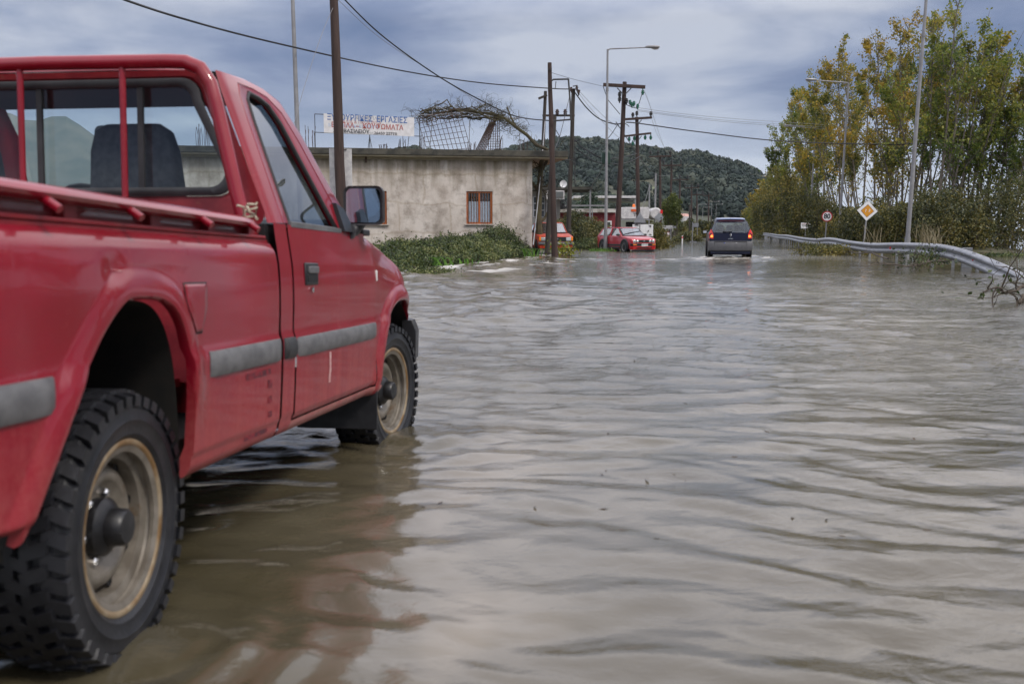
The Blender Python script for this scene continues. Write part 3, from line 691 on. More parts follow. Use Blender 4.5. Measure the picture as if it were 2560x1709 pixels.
# mirror
MR = MB(); 
def rbox(c0, d0, rad, n=5):
    P = []
    for (sx, sy, a0) in ((1, -1, -90), (1, 1, 0), (-1, 1, 90), (-1, -1, 180)):
        for k in range(n):
            a = R_(a0+90*k/(n-1)); P.append((c0[0]+sx*(d0[0]/2-rad)+rad*math.cos(a), c0[1]+sy*(d0[1]/2-rad)+rad*math.sin(a)))
    return P
base = rbox((.862, 1.333), (.188, .182), .03)
def sc_(P, f, c=(.862, 1.333)): return [(c[0]+(a-c[0])*f, c[1]+(b-c[1])*f) for a, b in P]
MR.loft([[q(s, a, b) for a, b in sc_(base, f)] for s, f in ((2.085, .90), (2.08, 1.0), (2.11, 1.0), (2.15, .93), (2.18, .70), (2.19, .4))])
MR.tube([q(2.13, .83, 1.26), q(2.08, .80, 1.20), q(1.98, .815, 1.21)], [.035, .03, .04], 10)
MR.loft([[q(s, tr_(z)+.01+dr, z) for s, z in ((1.86, 1.205), (2.02, 1.205), (1.95, 1.31), (1.86, 1.33))] for dr in (-.02, .012)])
mo = MR.build('wing_mirror', M_black, TR, smooth=40)
MB().poly([q(2.082, a, b) for a, b in sc_(base, .86)], (-.003, 0, 0)).build('mirror_glass', mat('mirror_glass', (.35, .45, .55), rough=.02, metal=1), mo, smooth=0)
ML = mo.copy(); COL.objects.link(ML); ML.scale = (1, -1, 1)
# interior
for sc0 in (.155, -.62):
    B = MB(); L_ = []
    for z, hw, t in ((.95, .20, .14), (1.15, .20, .13), (1.35, .185, .12), (1.50, .175, .10), (1.575, .155, .08), (1.605, .11, .05)):
        L_.append([q(1.34+.10*(1.2-z)+dx*t, sc0+hw*dy, z) for dx, dy in ((-.5, -.8), (-.35, -1), (.35, -1), (.5, -.8), (.5, .8), (.35, 1), (-.35, 1), (-.5, .8))])
    B.loft(L_); B.box(q(1.62, sc0, .98), (.50, .48, .16)); B.build('seat', M_seat, TR, smooth=60, bevel=.01)
B = MB(); B.loft([[q(s, r, z) for s, z in ((1.95, 1.10), (2.10, 1.08), (2.15, 1.225), (2.02, 1.265), (1.92, 1.24))] for r in (-.76, .76)]); B.build('dashboard', M_int, TR, bevel=.01)
B = MB(); B.lathe([(.19+.012*math.cos(a), .012*math.sin(a)) for a in np.linspace(0, 6.283, 9)[:-1]], 'X', closed=True); B.box((0, 0, 0), (.02, .36, .04)); so = B.build('steering_wheel', M_black, TR); so.location = q(1.86, -.36, 1.24); so.rotation_euler = (0, R_(-28), 0)
B = MB(); B.loft([[q(1.93+dx, .0+r, 1.66+z*sc1) for r, z in rbox((-.25, 0), (.25, .075), .03)] for dx, sc1 in ((-.01, .95), (.01, 1), (.03, .8))]); B.tube([q(1.95, -.25, 1.69), q(1.93, -.24, 1.74)], .008, 6); B.build('interior_mirror', M_int, TR)
B = MB().tube([q(2.12, -.02, 1.24), q(2.06, .02, 1.37), q(2.055, .45, 1.372)], .008, 6); B.build('wiper', M_black, TR)
MB().box(q(2.02, -.25, 1.30), (.004, .09, .07)).build('windscreen_sticker', M_whiteold, TR, smooth=0)
# wheel wells, chassis, mud flaps
for A, s0, zt in ((AR, 0, .96), (AF, 0, .88)):
    for sg in (1, -1):
        B = MB(); G = [[q(s, rr_*sg, z-.004) for s, z in A] for rr_ in (.80, .50)]; B.grid(G)
        B.poly([q(s, .50*sg, z-.004) for s, z in A]); B.build('wheel_well', M_well, TR, smooth=50)
B = MB(); 
for sg in (1, -1): B.box(q(1.2, .40*sg, .47), (4.4, .07, .11))
B.box(q(.0, 0, .36), (.12, 1.35, .10)); B.box(q(2.85, 0, .37), (.10, 1.35, .09)); B.box(q(1.3, .0, .44), (1.6, 1.40, .10)); B.box(q(1.0, .2, .36), (.7, .35, .2)); B.box(q(-.75, 0, .52), (.5, 1.3, .2))
B.build('chassis', M_well, TR, smooth=0)
MB().box(q(2.36, .64, .37), (.012, .42, .27)).box(q(2.20, .60, .44), (.32, .40, .03)).build('mud_flap', M_black, TR, smooth=0, bevel=.004)
MB().box(q(.42, .70, .40), (.18, .10, .05)).build('spring_hanger', mat('rusty_bracket', (.12, .06, .03), (.05, .03, .02), scale=20, rough=.9), TR, bevel=.005)

# ---- wheels
def make_wheel(R=.362, W=.19):
    wq = empty('wheel', parent=TR)
    hw = W/2; rim_r = .232
    prof_t = [(rim_r-.012, hw*.78), (rim_r, hw*.92), (rim_r+.014, hw*1.02), (rim_r+.018, hw*1.06), (rim_r+.024, hw*1.05), (.285, hw*1.13), (.288, hw*1.15), (.292, hw*1.13), (.315, hw*1.10), (.322, hw*1.10), (.326, hw*1.05), (.335, hw*1.0), (R-.014, hw*.86), (R-.010, hw*.5), (R-.010, 0)]
    pr = prof_t+[(a, -b) for a, b in prof_t[::-1]][1:]
    T = MB().lathe(pr, 'Y', n=72)
    nb = 40
    for k in range(nb):
        for row, (yy0, wy, wa) in enumerate(((.88, .30, .038), (.42, .34, .034), (0, .30, .032), (-.42, .34, .034), (-.88, .30, .038))):
            a = 2*math.pi*(k+(.5 if row % 2 else 0))/nb
            c, s_ = math.cos(a), math.sin(a); y = yy0*hw
            M = np.array([[c, 0, -s_], [0, 1, 0], [s_, 0, c]])
            rad = R-.006 if abs(yy0) < .8 else R-.012
            p = np.array([(x*.014, yq*wy*hw, z*wa/2) for x in (-1, 1) for yq in (-1, 1) for z in (-1, 1)])
            if abs(yy0) > .8:
                p[:, 0] -= np.where(p[:, 1]*np.sign(yy0) > 0, .012, 0)
            p[:, 2] *= (1.0 if row % 2 else .92); ang = .35*(1 if row % 2 else -1); p[:, 2] += p[:, 1]*ang
            T.add((p+np.array([rad, 0, 0])) @ M.T+np.array([0, y, 0]), [(0,1,3,2),(4,6,7,5),(0,4,5,1),(2,3,7,6),(0,2,6,4),(1,5,7,3)])
        for sgn in (1, -1):
            a = 2*math.pi*(k+.25)/nb; c, s_ = math.cos(a), math.sin(a); M = np.array([[c, 0, -s_], [0, 1, 0], [s_, 0, c]])
            p = np.array([(x*.016, yq*.006, z*.011) for x in (-1, 1) for yq in (-1, 1) for z in (-1, 1)])+np.array([R-.035, 0, 0])
            T.add(p @ M.T+np.array([0, sgn*hw*1.0, 0]), [(0,1,3,2),(4,6,7,5),(0,4,5,1),(2,3,7,6),(0,2,6,4),(1,5,7,3)])
    T.build('tyre', M_tyre, wq, smooth=35)
    y0 = -hw    # outer face is towards -y (right)
    rp = [(rim_r, y0*.80), (rim_r+.006, y0*.90), (rim_r, y0*.96), (rim_r-.012, y0*.93), (rim_r-.030, y0*.86), (rim_r-.030, y0*.74), (rim_r-.021, y0*.68), (rim_r-.024, y0*.58), (rim_r-.048, y0*.50), (rim_r-.050, y0*.25), (rim_r-.055, y0*.05), (rim_r-.050, y0*-.2), (rim_r-.020, y0*-.6), (rim_r, y0*-.9)]
    disc = [(rim_r-.054, y0*-.02), (.172, y0*.06), (.158, y0*.30), (.140, y0*.40), (.122, y0*.36), (.106, y0*.12), (.09, y0*.08), (.062, y0*.08)]
    Rm = MB().lathe(rp, 'Y', n=72).lathe(disc, 'Y', n=72); Rm.build('rim', M_rim, wq, smooth=45); MB().lathe([(rim_r+.001, y0*.82), (rim_r+.008, y0*.91), (rim_r+.002, y0*.985), (rim_r-.010, y0*.965), (rim_r-.018, y0*.86)], 'Y', n=72).build('rim_edge', mat('rusty_rim_edge', (.20, .115, .045), (.34, .27, .18), scale=7, rough=.45, metal=.3, lo=.42, hi=.58), wq, smooth=60)
    for k in range(8):
        a = 2*math.pi*(k+.5)/8; c, s_ = math.cos(a), math.sin(a)
        Hm = MB().lathe([(.014, -.003), (.014, .0), (.0, .001)], 'Y', (c*.165, y0*.20-.004, s_*.165), 10); Hm.build('vent_hole', M_dark, wq, smooth=0)

    Hb = MB().lathe([(.078, y0*.05), (.078, y0*.40), (.066, y0*.52), (.052, y0*.58), (.050, y0*.95), (.042, y0*1.04), (.0, y0*1.06)], 'Y', n=28); Hb.build('hub_cap', M_hub, wq, smooth=40)
    for k in range(6):
        a = 2*math.pi*k/6+.3; MB().lathe([(.013, y0*.07), (.013, y0*.26), (.008, y0*.31), (.0, y0*.32)], 'Y', (math.cos(a)*.092, 0, math.sin(a)*.092), 6).build('wheel_nut', M_chrome, wq, smooth=0)
    return wq
wheel = make_wheel()
def place_wheel(s, r, z, steer=0, roll=0, first=False):
    o = wheel if first else copy_tree(wheel, TR)
    if not first: o.parent = TR
    o.location = q(s, r, z); o.rotation_euler = (R_(0), R_(roll), R_(steer)+(math.pi if r < 0 else 0))
    return o
place_wheel(0, .712, .345, 4.0, 10, True); place_wheel(2.855, .712, .372, -7, 47); place_wheel(0, -.70, .345); place_wheel(2.855, -.70, .372, -7)
# ---------------------------------------------------------------- guard rail
def railx(y, lat=6.25): return lat/RC+y*RS/RC
GP = [(2640, 735, 22.2), (2560, 683, 24.2), (2500, 655, 26.0), (2440, 632, 28.0), (2390, 617, 30.0), (2340, 609, 32.5), (2250, 606, 37.5), (2180, 607, 42.5), (2120, 600.5, 49), (2075, 593.5, 56), (2040, 596, 63), (2000, 592, 74), (1970, 587, 87), (1945, 586, 103), (1925, 583, 124), (1908, 582, 155), (1893, 581.5, 205), (1880, 581, 300), (1870, 580, 420)]
gtop = [at(a, b, c) for a, b, c in GP]
GR = empty('guard_rail', gtop[7]*1.0, label='long bent galvanised steel guard rail dipping into the flood at its near end', cat='guard rail'); g0 = gtop[7]
fine = []
for i in range(len(gtop)-1):
    n_ = 4 if i < 10 else 3
    for k in range(n_): 
        t = k/n_; p0 = gtop[max(i-1, 0)]; p1 = gtop[i]; p2 = gtop[i+1]; p3 = gtop[min(i+2, len(gtop)-1)]
        fine.append(.5*((2*p1)+(p2-p0)*t+(2*p0-5*p1+4*p2-p3)*t*t+(3*p1-p0-3*p2+p3)*t**3))
fine.append(gtop[-1])
WS = 1.22
WPROF = [(0, 0), (.012, .012), (.052, .03), (.075, .06), (.075, .09), (.05, .115), (.012, .14), (0, .155), (.012, .17), (.05, .195), (.075, .22), (.075, .25), (.052, .28), (.012, .298), (0, .31)]
loops = []
for i, p in enumerate(fine):
    t = (fine[min(i+1, len(fine)-1)]-fine[max(i-1, 0)]); t.z *= .3; t.normalize(); out_ = Vector((-t.y, t.x, 0)).normalized()  # towards the road
    if out_.x > 0: out_ = -out_
    tw = smooth(30, 23, p.y)*.55
    loops.append([tuple(p-g0+out_*WS*(d*1.1*math.cos(tw)+h*math.sin(tw)*.9)-Vector((0, 0, WS*h*1.12*math.cos(tw)))) for d, h in WPROF])
o = MB().loft(loops, cap=False, closed=False).build('rail_beam', M_steel, GR, smooth=50, solid=.006)
bolt = MB(); rpos = []
dist = 0; nextp = 1.0; posts = []
for i in range(1, len(fine)):
    seg = (fine[i]-fine[i-1]).length
    while dist+seg > nextp:
        posts.append(fine[i-1].lerp(fine[i], (nextp-dist)/seg)); nextp += 2.6
    dist += seg
for k, p in enumerate(posts[:70]):
    c = p-g0+Vector((.16, .03, -.30)); lean = .05*math.sin(k*2.3)
    MB().box((c.x, c.y, c.z-.35), (.055, .11, 1.0)).box((c.x-.035, c.y-.05, c.z-.35), (.06, .008, 1.0)).box((c.x-.09, c.y, c.z+.15), (.11, .10, .2)).build('rail_post', M_steel, GR, smooth=0)
for px, py, Y in ((2438, 653, 28.2), (2230, 620, 38.6)):
    c = at(px, py, Y)-g0+Vector((-.09, -.05, 0)); MB().box(tuple(c), (.03, .05, .11)).build('reflector', M_redl, GR, bevel=.004)
for i in (3, 8, 12, 20, 28):
    p = fine[i]-g0
    for dx in (-.03, .05): bolt.lathe([(.016, -.01), (.016, .01), (0, .014)], 'Z', (p.x-.05+dx*.3, p.y+dx*2, p.z-.012), 6)
bolt.build('bolt', M_dark, GR)
# the second broken rail stub right of it
EG = empty('guard_rail_stub', at(2370, 655, 30.5), label='short detached grey guard rail post standing in water behind the bent rail', cat='guard rail post')
MB().box((.75, .4, .12), (.32, .05, .62)).build('rail_post', M_steel, EG, smooth=0, bevel=.01)

# ---------------------------------------------------------------- street lamps
def make_lamp(H=11.2, arm=2.3, side=-1, r0=.095, r1=.055, name='street_lamp'):
    o = empty(name); 
    MB().tube([(0, 0, -.6), (0, 0, H*.5), (0, 0, H)], [r0, (r0+r1)/2, r1], 12).tube([(0, 0, -.2), (0, 0, 1.0)], [r0*1.25, r0*1.2], 12).tube([(0, 0, H*.8), (0, 0, H*.8+.12)], r1*1.5, 10).build('post', M_pole, o)
    MB().tube([(0, 0, H-.08), (side*.12, 0, H+.02), (side*arm, 0, H+.10)], [r1*.9, r1*.7, r1*.55], 8).build('arm', M_pole, o)
    B = MB(); a = side
    B.loft([[(a*(arm-.1+x), y*wd, H+.10+zz*hh+.02) for y, zz in ((-1, 0), (-.8, .7), (0, 1), (.8, .7), (1, 0), (.7, -.5), (-.7, -.5))] for x, wd, hh in ((0, .05, .05), (.12, .13, .09), (.5, .16, .10), (.72, .14, .08), (.80, .06, .04))])
    hd = B.build('lamp_head', M_pole, o, smooth=50)
    B = MB(); B.loft([[(a*(arm-.1+x), y*wd, H+.06-d) for y, d in ((-1, 0), (-.5, .9*dd), (.5, .9*dd), (1, 0))] for x, wd, dd in ((.34, .08, .02), (.5, .12, .09), (.7, .10, .07), (.76, .06, .02))])
    B.build('lens', M_whiteold, hd, smooth=50)
    return o
LG = 'street lamps along the road'
# left lamp by the red hatchback, right-hand row of the photo
la = make_lamp(side=1, arm=2.2, name='street_lamp'); p = ground(1513, 627, 0.0); LAMPL = Vector((p.x, 57.0, 0)); LAMPL.x = (1513-1280)/FPX*57.0*1.0
la.location = LAMPL; tag(la, 'pale street lamp with arm pointing right beside the parked red hatchback', 'street lamp', LG)
lb = copy_tree(la); lb.location = at(750, 420, 34).xy.to_3d(); lb.location.z = 0; lb.rotation_euler = (0, R_(-.8), R_(35)); tag(lb, 'grey lamp post without visible top rising behind the pickup roof, left of the wooden pole', 'street lamp', LG)
l0 = make_lamp(side=-1, arm=2.3)
RL = [(2262, 41, 1.9, 'thick grey lamp post in front of the tall poplars, its head above the picture'),
      (2092, 69, 1.6, 'grey street lamp rising beside the round 80 sign behind the guard rail'),
      (2019, 98, 1.2, 'thin lamp post rising left of the 80 sign near the small white notice'),
      (1980, 127, .6, 'thin lamp post halfway between van and 80 sign against yellow green trees'),
      (1951, 157, -2.4, 'thin lamp post leaning left, fourth behind the round 80 sign'),
      (1934, 187, 1.4, 'thin lamp post leaning right, fifth behind the round 80 sign')]
for i, (px, Y, lean, lab) in enumerate(RL):
    o = l0 if i == 0 else copy_tree(l0); o.location = ((px-1280)/FPX*Y, Y, -.1); o.rotation_euler = (0, R_(lean), R_(rng.uniform(-6, 6)))
    if i == 4: o.rotation_euler = (0, R_(lean), R_(-60))
    tag(o, lab, 'street lamp', LG)
ORD = 'first second third fourth fifth sixth seventh eighth ninth tenth eleventh twelfth thirteenth fourteenth'.split()
for k in range(14):
    Y = 216+k*27; p = road(6.9+rng.normal(0, .12), 0); o = copy_tree(l0); o.location = (6.9/RC+Y*RS/RC+rng.normal(0, .1), Y, -.1); o.rotation_euler = (0, R_(rng.normal(0, .5)), R_(rng.uniform(-10, 10)))
    tag(o, ORD[k]+' lamp post, counted away from the camera, in the far row right of the van', 'street lamp', 'far lamps in the right hand row')
for k, (px, Y, hgt) in enumerate(((1775, 200, .62), (1786, 220, .62), (1741, 170, .5), (1753, 190, .5))):
    o = copy_tree(la); o.location = ((px-1280)/FPX*Y, Y, 0); o.scale = (.6, .6, hgt*1.0); o.rotation_euler = (0, 0, R_(20))
    tag(o, 'small distant street lamp with white head, '+['third', 'rightmost', 'leftmost', 'second'][k]+' of four left of the van', 'street lamp', 'far lamps left of the van')
o = empty('metal_post', ((1635-1280)/FPX*87, 87, 0), label='bare pale metal post without arm behind the diamond sign', cat='post'); MB().tube([(0, 0, -.2), (0, 0, 6.1)], [.09, .07], 10).build('shaft', M_pole, o)
o = empty('metal_post', ((1620-1280)/FPX*90, 90, 0), label='short grey post with curved cable hanging from its top', cat='post'); MB().tube([(0, 0, -.2), (0, 0, 5.3)], [.07, .06], 8).tube([(0, 0, 5.2), (-.3, 0, 4.0), (-.9, 0, 2.6), (-1.9, 0, 2.1)], .025, 6).build('shaft', M_pole, o)

# ---------------------------------------------------------------- utility poles
UG = 'wooden utility poles'
def pole(pxt, pyt, pxb, pyb, Y, r0, r1, label, zb=-.3, m=M_wood, name='utility_pole'):
    """tapered wooden pole from its foot to its top; returns the empty and the top point in its frame"""
    t = at(pxt, pyt, Y); b = at(pxb, pyb, Y); d = (t-b); b = b-d*((b.z-zb)/d.z)
    o = empty(name, b, label=label, cat='utility pole', group=UG)
    n = 9; pts = [Vector((0, 0, 0)).lerp(t-b, k/(n-1))+Vector((rng.normal(0, r1*.06), 0, 0)) for k in range(n)]
    MB().tube(pts, [r0+(r1-r0)*k/(n-1) for k in range(n)], 12).build('shaft', m, o, smooth=50)
    return o, t-b, b
def L_(o, b, px, py, Y): return at(px, py, Y)-b
def insul(parent, p, s=1.0, m=None, hang=False):
    h = -1 if hang else 1
    MB().lathe([(.0, 0), (.025*s, 0), (.025*s, .06*s*h), (.07*s, .08*s*h), (.05*s, .12*s*h), (.08*s, .15*s*h), (.05*s, .19*s*h), (.06*s, .22*s*h), (0, .26*s*h)], 'Z', tuple(p), 10).build('insulator', m or M_insb, parent)
def arm(o, b, x0, y0, x1, y1, Y, w=.11, m=None, name='crossarm', dY=-.18):
    a = at(x0, y0, Y+dY)-b; c = at(x1, y1, Y+dY)-b; d = c-a; q_ = Matrix.Translation((a+c)/2) @ d.to_track_quat('X', 'Z').to_matrix().to_4x4()
    B = MB().box((0, 0, 0), (d.length, w, w)); V = np.concatenate(B.v); V = np.array([(q_ @ Vector(v))[:] for v in V]); B.v = [V]
    return B.build(name, m or M_wood, o, bevel=.008)
def brace(o, b, segs, Y, r=.018, name='brace', dY=-.2, m=None):
    B = MB()
    for P in segs: B.tube([at(x, y, Y+dY)-b for x, y in P], r, 6)
    return B.build(name, m or M_iron, o)
# nearest pole, runs out of the picture
P1, t1, b1 = pole(832, -60, 853, 520, 34, .19, .135, 'thick dark wooden pole nearest the pickup, in front of the roof signboard')
# pole in front of the orange car with cable bracket
P2, t2, b2 = pole(1374, 157, 1386, 610, 42, .145, .085, 'reddish brown wooden pole with a rectangular cable bracket in front of the orange car')
brace(P2, b2, [[(1379, 202), (1384, 199), (1421, 198)], [(1421, 197), (1425, 250), (1427, 300)], [(1427, 299), (1388, 302), (1384, 302)]], 42, .035, 'cable_bracket')
brace(P2, b2, [[(1370, 172), (1380, 172)], [(1370, 176), (1380, 176)], [(1371, 217), (1376, 224), (1384, 221)], [(1390, 204), (1388, 222)]], 42, .016, 'wire_clamp', dY=-.12)
P2b, t_, bb = pole(1386, 290, 1370, 605, 44, .13, .09, 'dark pole leaning right just behind the bracket pole', m=M_wooddk)
# H-frame of two dark poles
P3, t3, b3 = pole(1364, 228, 1348, 560, 56, .12, .09, 'slim dark pole left of the bracket pole with a short tilted arm', m=M_wooddk)
arm(P3, b3, 1346, 247, 1368, 238, 56, .12, M_wooddk)
P4, t4, b4 = pole(1434, 222, 1422, 560, 58, .15, .11, 'dark wooden pole with cable bundle at its top right of the bracket pole', m=M_wooddk)
insul(P4, L_(P4, b4, 1442, 228, 57.8), 1.2); insul(P4, L_(P4, b4, 1446, 238, 57.8), 1.2); insul(P4, L_(P4, b4, 1428, 232, 57.8), 1.3)
brace(P4, b4, [[(1432, 216), (1444, 214)], [(1434, 222), (1450, 226), (1446, 240)]], 58, .03, 'pole_top_bracket')
arm(P4, b4, 1356, 289, 1437, 289, 57, .11, M_wooddk, 'platform_beam')
brace(P4, b4, [[(1442, 350), (1447, 345), (1450, 352), (1446, 360)], [(1437, 340), (1437, 460)]], 58, .025, 'cable_loop')
for x in (1393, 1413):
    insul(P4, L_(P4, b4, x, 291, 56.7), 1.6); MB().tube([L_(P4, b4, x, 289, 56.7), L_(P4, b4, x, 276, 56.7)], .05, 8).build('fuse', M_dark, P4)
# poles with crossarms
P5, t5, b5 = pole(1562, 205, 1544, 575, 58, .17, .12, 'reddish wooden pole with one wide heavy crossarm behind the red hatchback')
arm(P5, b5, 1508, 212, 1613, 218, 58, .18)
brace(P5, b5, [[(1543, 220), (1558, 236)], [(1578, 221), (1563, 236)]], 58, .03)
for x, y in ((1549, 246), (1549, 258), (1566, 262)): insul(P5, L_(P5, b5, x, y, 57.8), 1.5, M_dark)
for x, y in ((1575, 264), (1580, 270), (1585, 267), (1594, 274)): insul(P5, L_(P5, b5, x, y, 57.7), 1.3, M_ins)
insul(P5, L_(P5, b5, 1607, 222, 57.7), 1.4, M_ins, True); insul(P5, L_(P5, b5, 1518, 219, 57.7), 1.2, M_dark, True)
brace(P5, b5, [[(1566, 262), (1580, 268), (1596, 272)], [(1557, 305), (1568, 312), (1573, 317)], [(1508, 217), (1520, 250), (1550, 286)], [(1607, 228), (1598, 258), (1590, 268)]], 58, .02, 'jumper_wire')
P6, t6, b6 = pole(1592, 293, 1596, 575, 70, .15, .12, 'dark pole with two crossarms and green insulators right of the wide crossarm pole')
arm(P6, b6, 1557, 299, 1630, 294, 70, .15); arm(P6, b6, 1560, 341, 1628, 333, 70, .13)
for x, y, g_ in ((1582, 296, 0), (1627, 293, 0), (1592, 292, 0)): insul(P6, L_(P6, b6, x, y, 69.8), 1.6, M_dark)
for x, y in ((1573, 340), (1586, 338), (1613, 336), (1627, 336), (1582, 351)): insul(P6, L_(P6, b6, x, y, 69.8), 1.5, M_ins, True)
brace(P6, b6, [[(1604, 300), (1595, 310)], [(1604, 340), (1596, 350)], [(1587, 352), (1582, 360)]], 70, .03)
P7, t7, b7 = pole(1650, 388, 1651, 575, 108, .16, .12, 'wooden pole with single crossarm left of the small yellow tree')
arm(P7, b7, 1623, 392, 1678, 390, 108, .16); brace(P7, b7, [[(1641, 392), (1650, 400)], [(1660, 392), (1651, 400)]], 108, .035)
for x in (1626, 1645, 1676): insul(P7, L_(P7, b7, x, 389, 107.8), 2.2, M_dark)
P8, t8, b8 = pole(1679, 408, 1676, 575, 126, .16, .12, 'brown wooden pole with crossarm rising from the small yellow tree')
arm(P8, b8, 1656, 414, 1704, 413, 126, .16); brace(P8, b8, [[(1670, 415), (1678, 424)], [(1688, 415), (1680, 424)]], 126, .035)
for x in (1659, 1679, 1702): insul(P8, L_(P8, b8, x, 411, 125.8), 2.2, M_dark)
for px, py, pb, Y, lab in ((1700, 446, 1698, 158, 'distant pole with crossarm right of the yellow tree'), (1729, 466, 1728, 184, 'distant pole with crossarm between yellow tree and blue van'), (1742, 483, 1743, 205, 'small far pole with crossarm left of the two white lamp heads'), (1772, 485, 1771, 232, 'small far pole with crossarm nearest the roof of the blue van')):
    o, t_, b_ = pole(px, py, pb, 580, Y, .18, .13, lab); w2 = 21*158/Y
    arm(o, b_, px-w2, py+4, px+w2, py+3, Y, .16)
    for x in (-.9, 0, .9): insul(o, L_(o, b_, px+w2*x, py+2, Y-.3), 2.5, M_dark)
for px, py, Y, lab in ((1724, 513, 150, 'short plain pole beside the far pink roofed house'), (1778, 540, 190, 'short plain far pole just left of the blue van'), (1548, 470, 64, 'plain dark pole close behind the wide crossarm pole')):
    o, t_, b_ = pole(px, py, px, 585, Y, .13, .11, lab, m=M_wooddk)

# ---------------------------------------------------------------- cables
def cable(pts, r=.02, label='thin black wire', m=None, group=None, name='cable', n=8):
    """pts: (px, py, distance) knots, smoothed"""
    K = [at(*p) for p in pts]; C_ = []
    for i in range(len(K)-1):
        p0, p1, p2, p3 = K[max(i-1, 0)], K[i], K[i+1], K[min(i+2, len(K)-1)]
        for k in range(n): t = k/n; C_.append(.5*((2*p1)+(p2-p0)*t+(2*p0-5*p1+4*p2-p3)*t*t+(3*p1-p0-3*p2+p3)*t**3))
    C_.append(K[-1]); o0 = C_[0]
    o = MB().tube([c-o0 for c in C_], r, 6).build(name, m or M_cable, None, smooth=60); o.location = o0
    tag(o, label, 'cable', group); return o
cable([(250, -22, 21), (450, 45, 25), (690, 108, 32), (1000, 176, 43), (1200, 207, 50), (1372, 221, 56.5), (1424, 223, 57.8)], .030, 'thick black overhead cable sweeping from upper left to the dark pole')
cable([(838, -25, 34), (950, 85, 35.5), (1090, 187, 37.5), (1200, 250, 39.5), (1290, 291, 41), (1374, 302, 41.8)], .024, 'black cable sagging from the nearest pole over the bare vine')
cable([(845, 0, 34), (950, 95, 36), (1080, 180, 38), (1215, 268, 41)], .009, 'hair thin wire running just above the sagging cable over the house', M_cableg)
cable([(1437, 231, 57.8), (1465, 268, 58), (1498, 297, 58), (1536, 310, 58), (1556, 308, 58)], .034, 'black cable sagging between the dark pole and the wide crossarm pole')
cable([(1566, 306, 58), (1600, 309, 58.5), (1750, 330, 61), (1960, 353, 63), (2250, 361, 64), (2560, 352, 65), (2700, 346, 65)], .032, 'long black cable crossing in front of the poplars to the right')
for k, (y0, y1) in enumerate(((269, 308), (274, 314), (277, 318))):
    cable([(1592, y0, 58), (1700, y0+15, 62), (1850, y1-10, 68), (2060, y1+4, 80)], .011, ['upper', 'middle', 'lowest'][k]+' of three thin grey wires running from green insulators to the poplars', M_cableg, 'three thin wires')
cable([(1379, 182, 42), (1440, 200, 50), (1508, 216, 57.8)], .010, 'thin wire from bracket pole to the left end of the wide crossarm')
cable([(836, 12, 34), (805, 85, 33), (760, 220, 32), (730, 330, 31)], .009, 'thin guy wire slanting down left from the nearest pole', M_cableg)
cable([(1438, 350, 58), (1455, 368, 58), (1495, 392, 57.5), (1514, 398, 57.5)], .034, 'cable running from dark pole to green splice box, upper one')
cable([(1440, 370, 58), (1465, 390, 58), (1495, 406, 58), (1560, 409, 62), (1600, 391, 69)], .030, 'lower cable loop passing under the green splice box')
cable([(1524, 397, 57.5), (1560, 392, 62), (1592, 384, 69)], .028, 'short cable from green splice box to the two crossarm pole')
cable([(1545, 310, 58), (1525, 340, 57.8), (1495, 370, 57.6), (1460, 390, 57.4), (1420, 400, 57), (1380, 395, 50)], .020, 'thin cable falling left from wide crossarm pole across the hill')
cable([(1540, 305, 58), (1570, 350, 62), (1590, 380, 69)], .024, 'cable slanting down right between the two big crossarm poles')
cable([(1598, 392, 70), (1620, 420, 85), (1650, 440, 107), (1676, 436, 125)], .028, 'cable running down from two crossarm pole to the farther poles')
cable([(1388, 322, 44), (1405, 352, 47), (1422, 385, 52), (1440, 420, 57)], .018, 'cable crossing between bracket pole and dark pole, falling right')
cable([(1424, 240, 57), (1410, 300, 53), (1398, 345, 50), (1386, 375, 46)], .016, 'cable crossing between bracket pole and dark pole, falling left')
cable([(1363, 300, 50), (1352, 430, 46), (1342, 530, 43.5), (1333, 612, 41)], .024, 'pale stay wire slanting down to the weeds beside the house corner', M_pole)
cable([(1515, 400, 57), (1495, 440, 62), (1450, 512, 70)], .02, 'pale guy wire slanting left behind the lamp post', M_pole)
cable([(1446, 226, 57.8), (1480, 262, 58), (1520, 300, 58), (1556, 322, 58)], .010, 'hair thin upper wire of the pair left of the wide crossarm pole', M_cableg)
cable([(1446, 232, 57.8), (1480, 275, 58), (1540, 338, 58), (1590, 370, 69)], .010, 'hair thin lower wire of the pair left of the wide crossarm pole', M_cableg)
cable([(1611, 228, 58), (1625, 265, 62), (1650, 340, 80), (1672, 400, 120)], .012, 'thin wire falling from right end of the wide crossarm', M_cableg)
cable([(1630, 300, 70), (1645, 340, 85), (1668, 378, 110), (1690, 402, 125)], .012, 'thin wire falling from right end of the upper narrow crossarm', M_cableg)
SB = empty('splice_box', at(1515, 396, 57.3), label='dark green splice box hanging behind the pale lamp post', cat='box')
MB().box((0, 0, 0), (.48, .3, .68)).build('casing', mat('dark_green_paint', (.012, .04, .025), rough=.4), SB, bevel=.03)
MB().tube([(0, 0, .34), (0, 0, .42)], .05, 6).build('hanger', M_iron, SB)
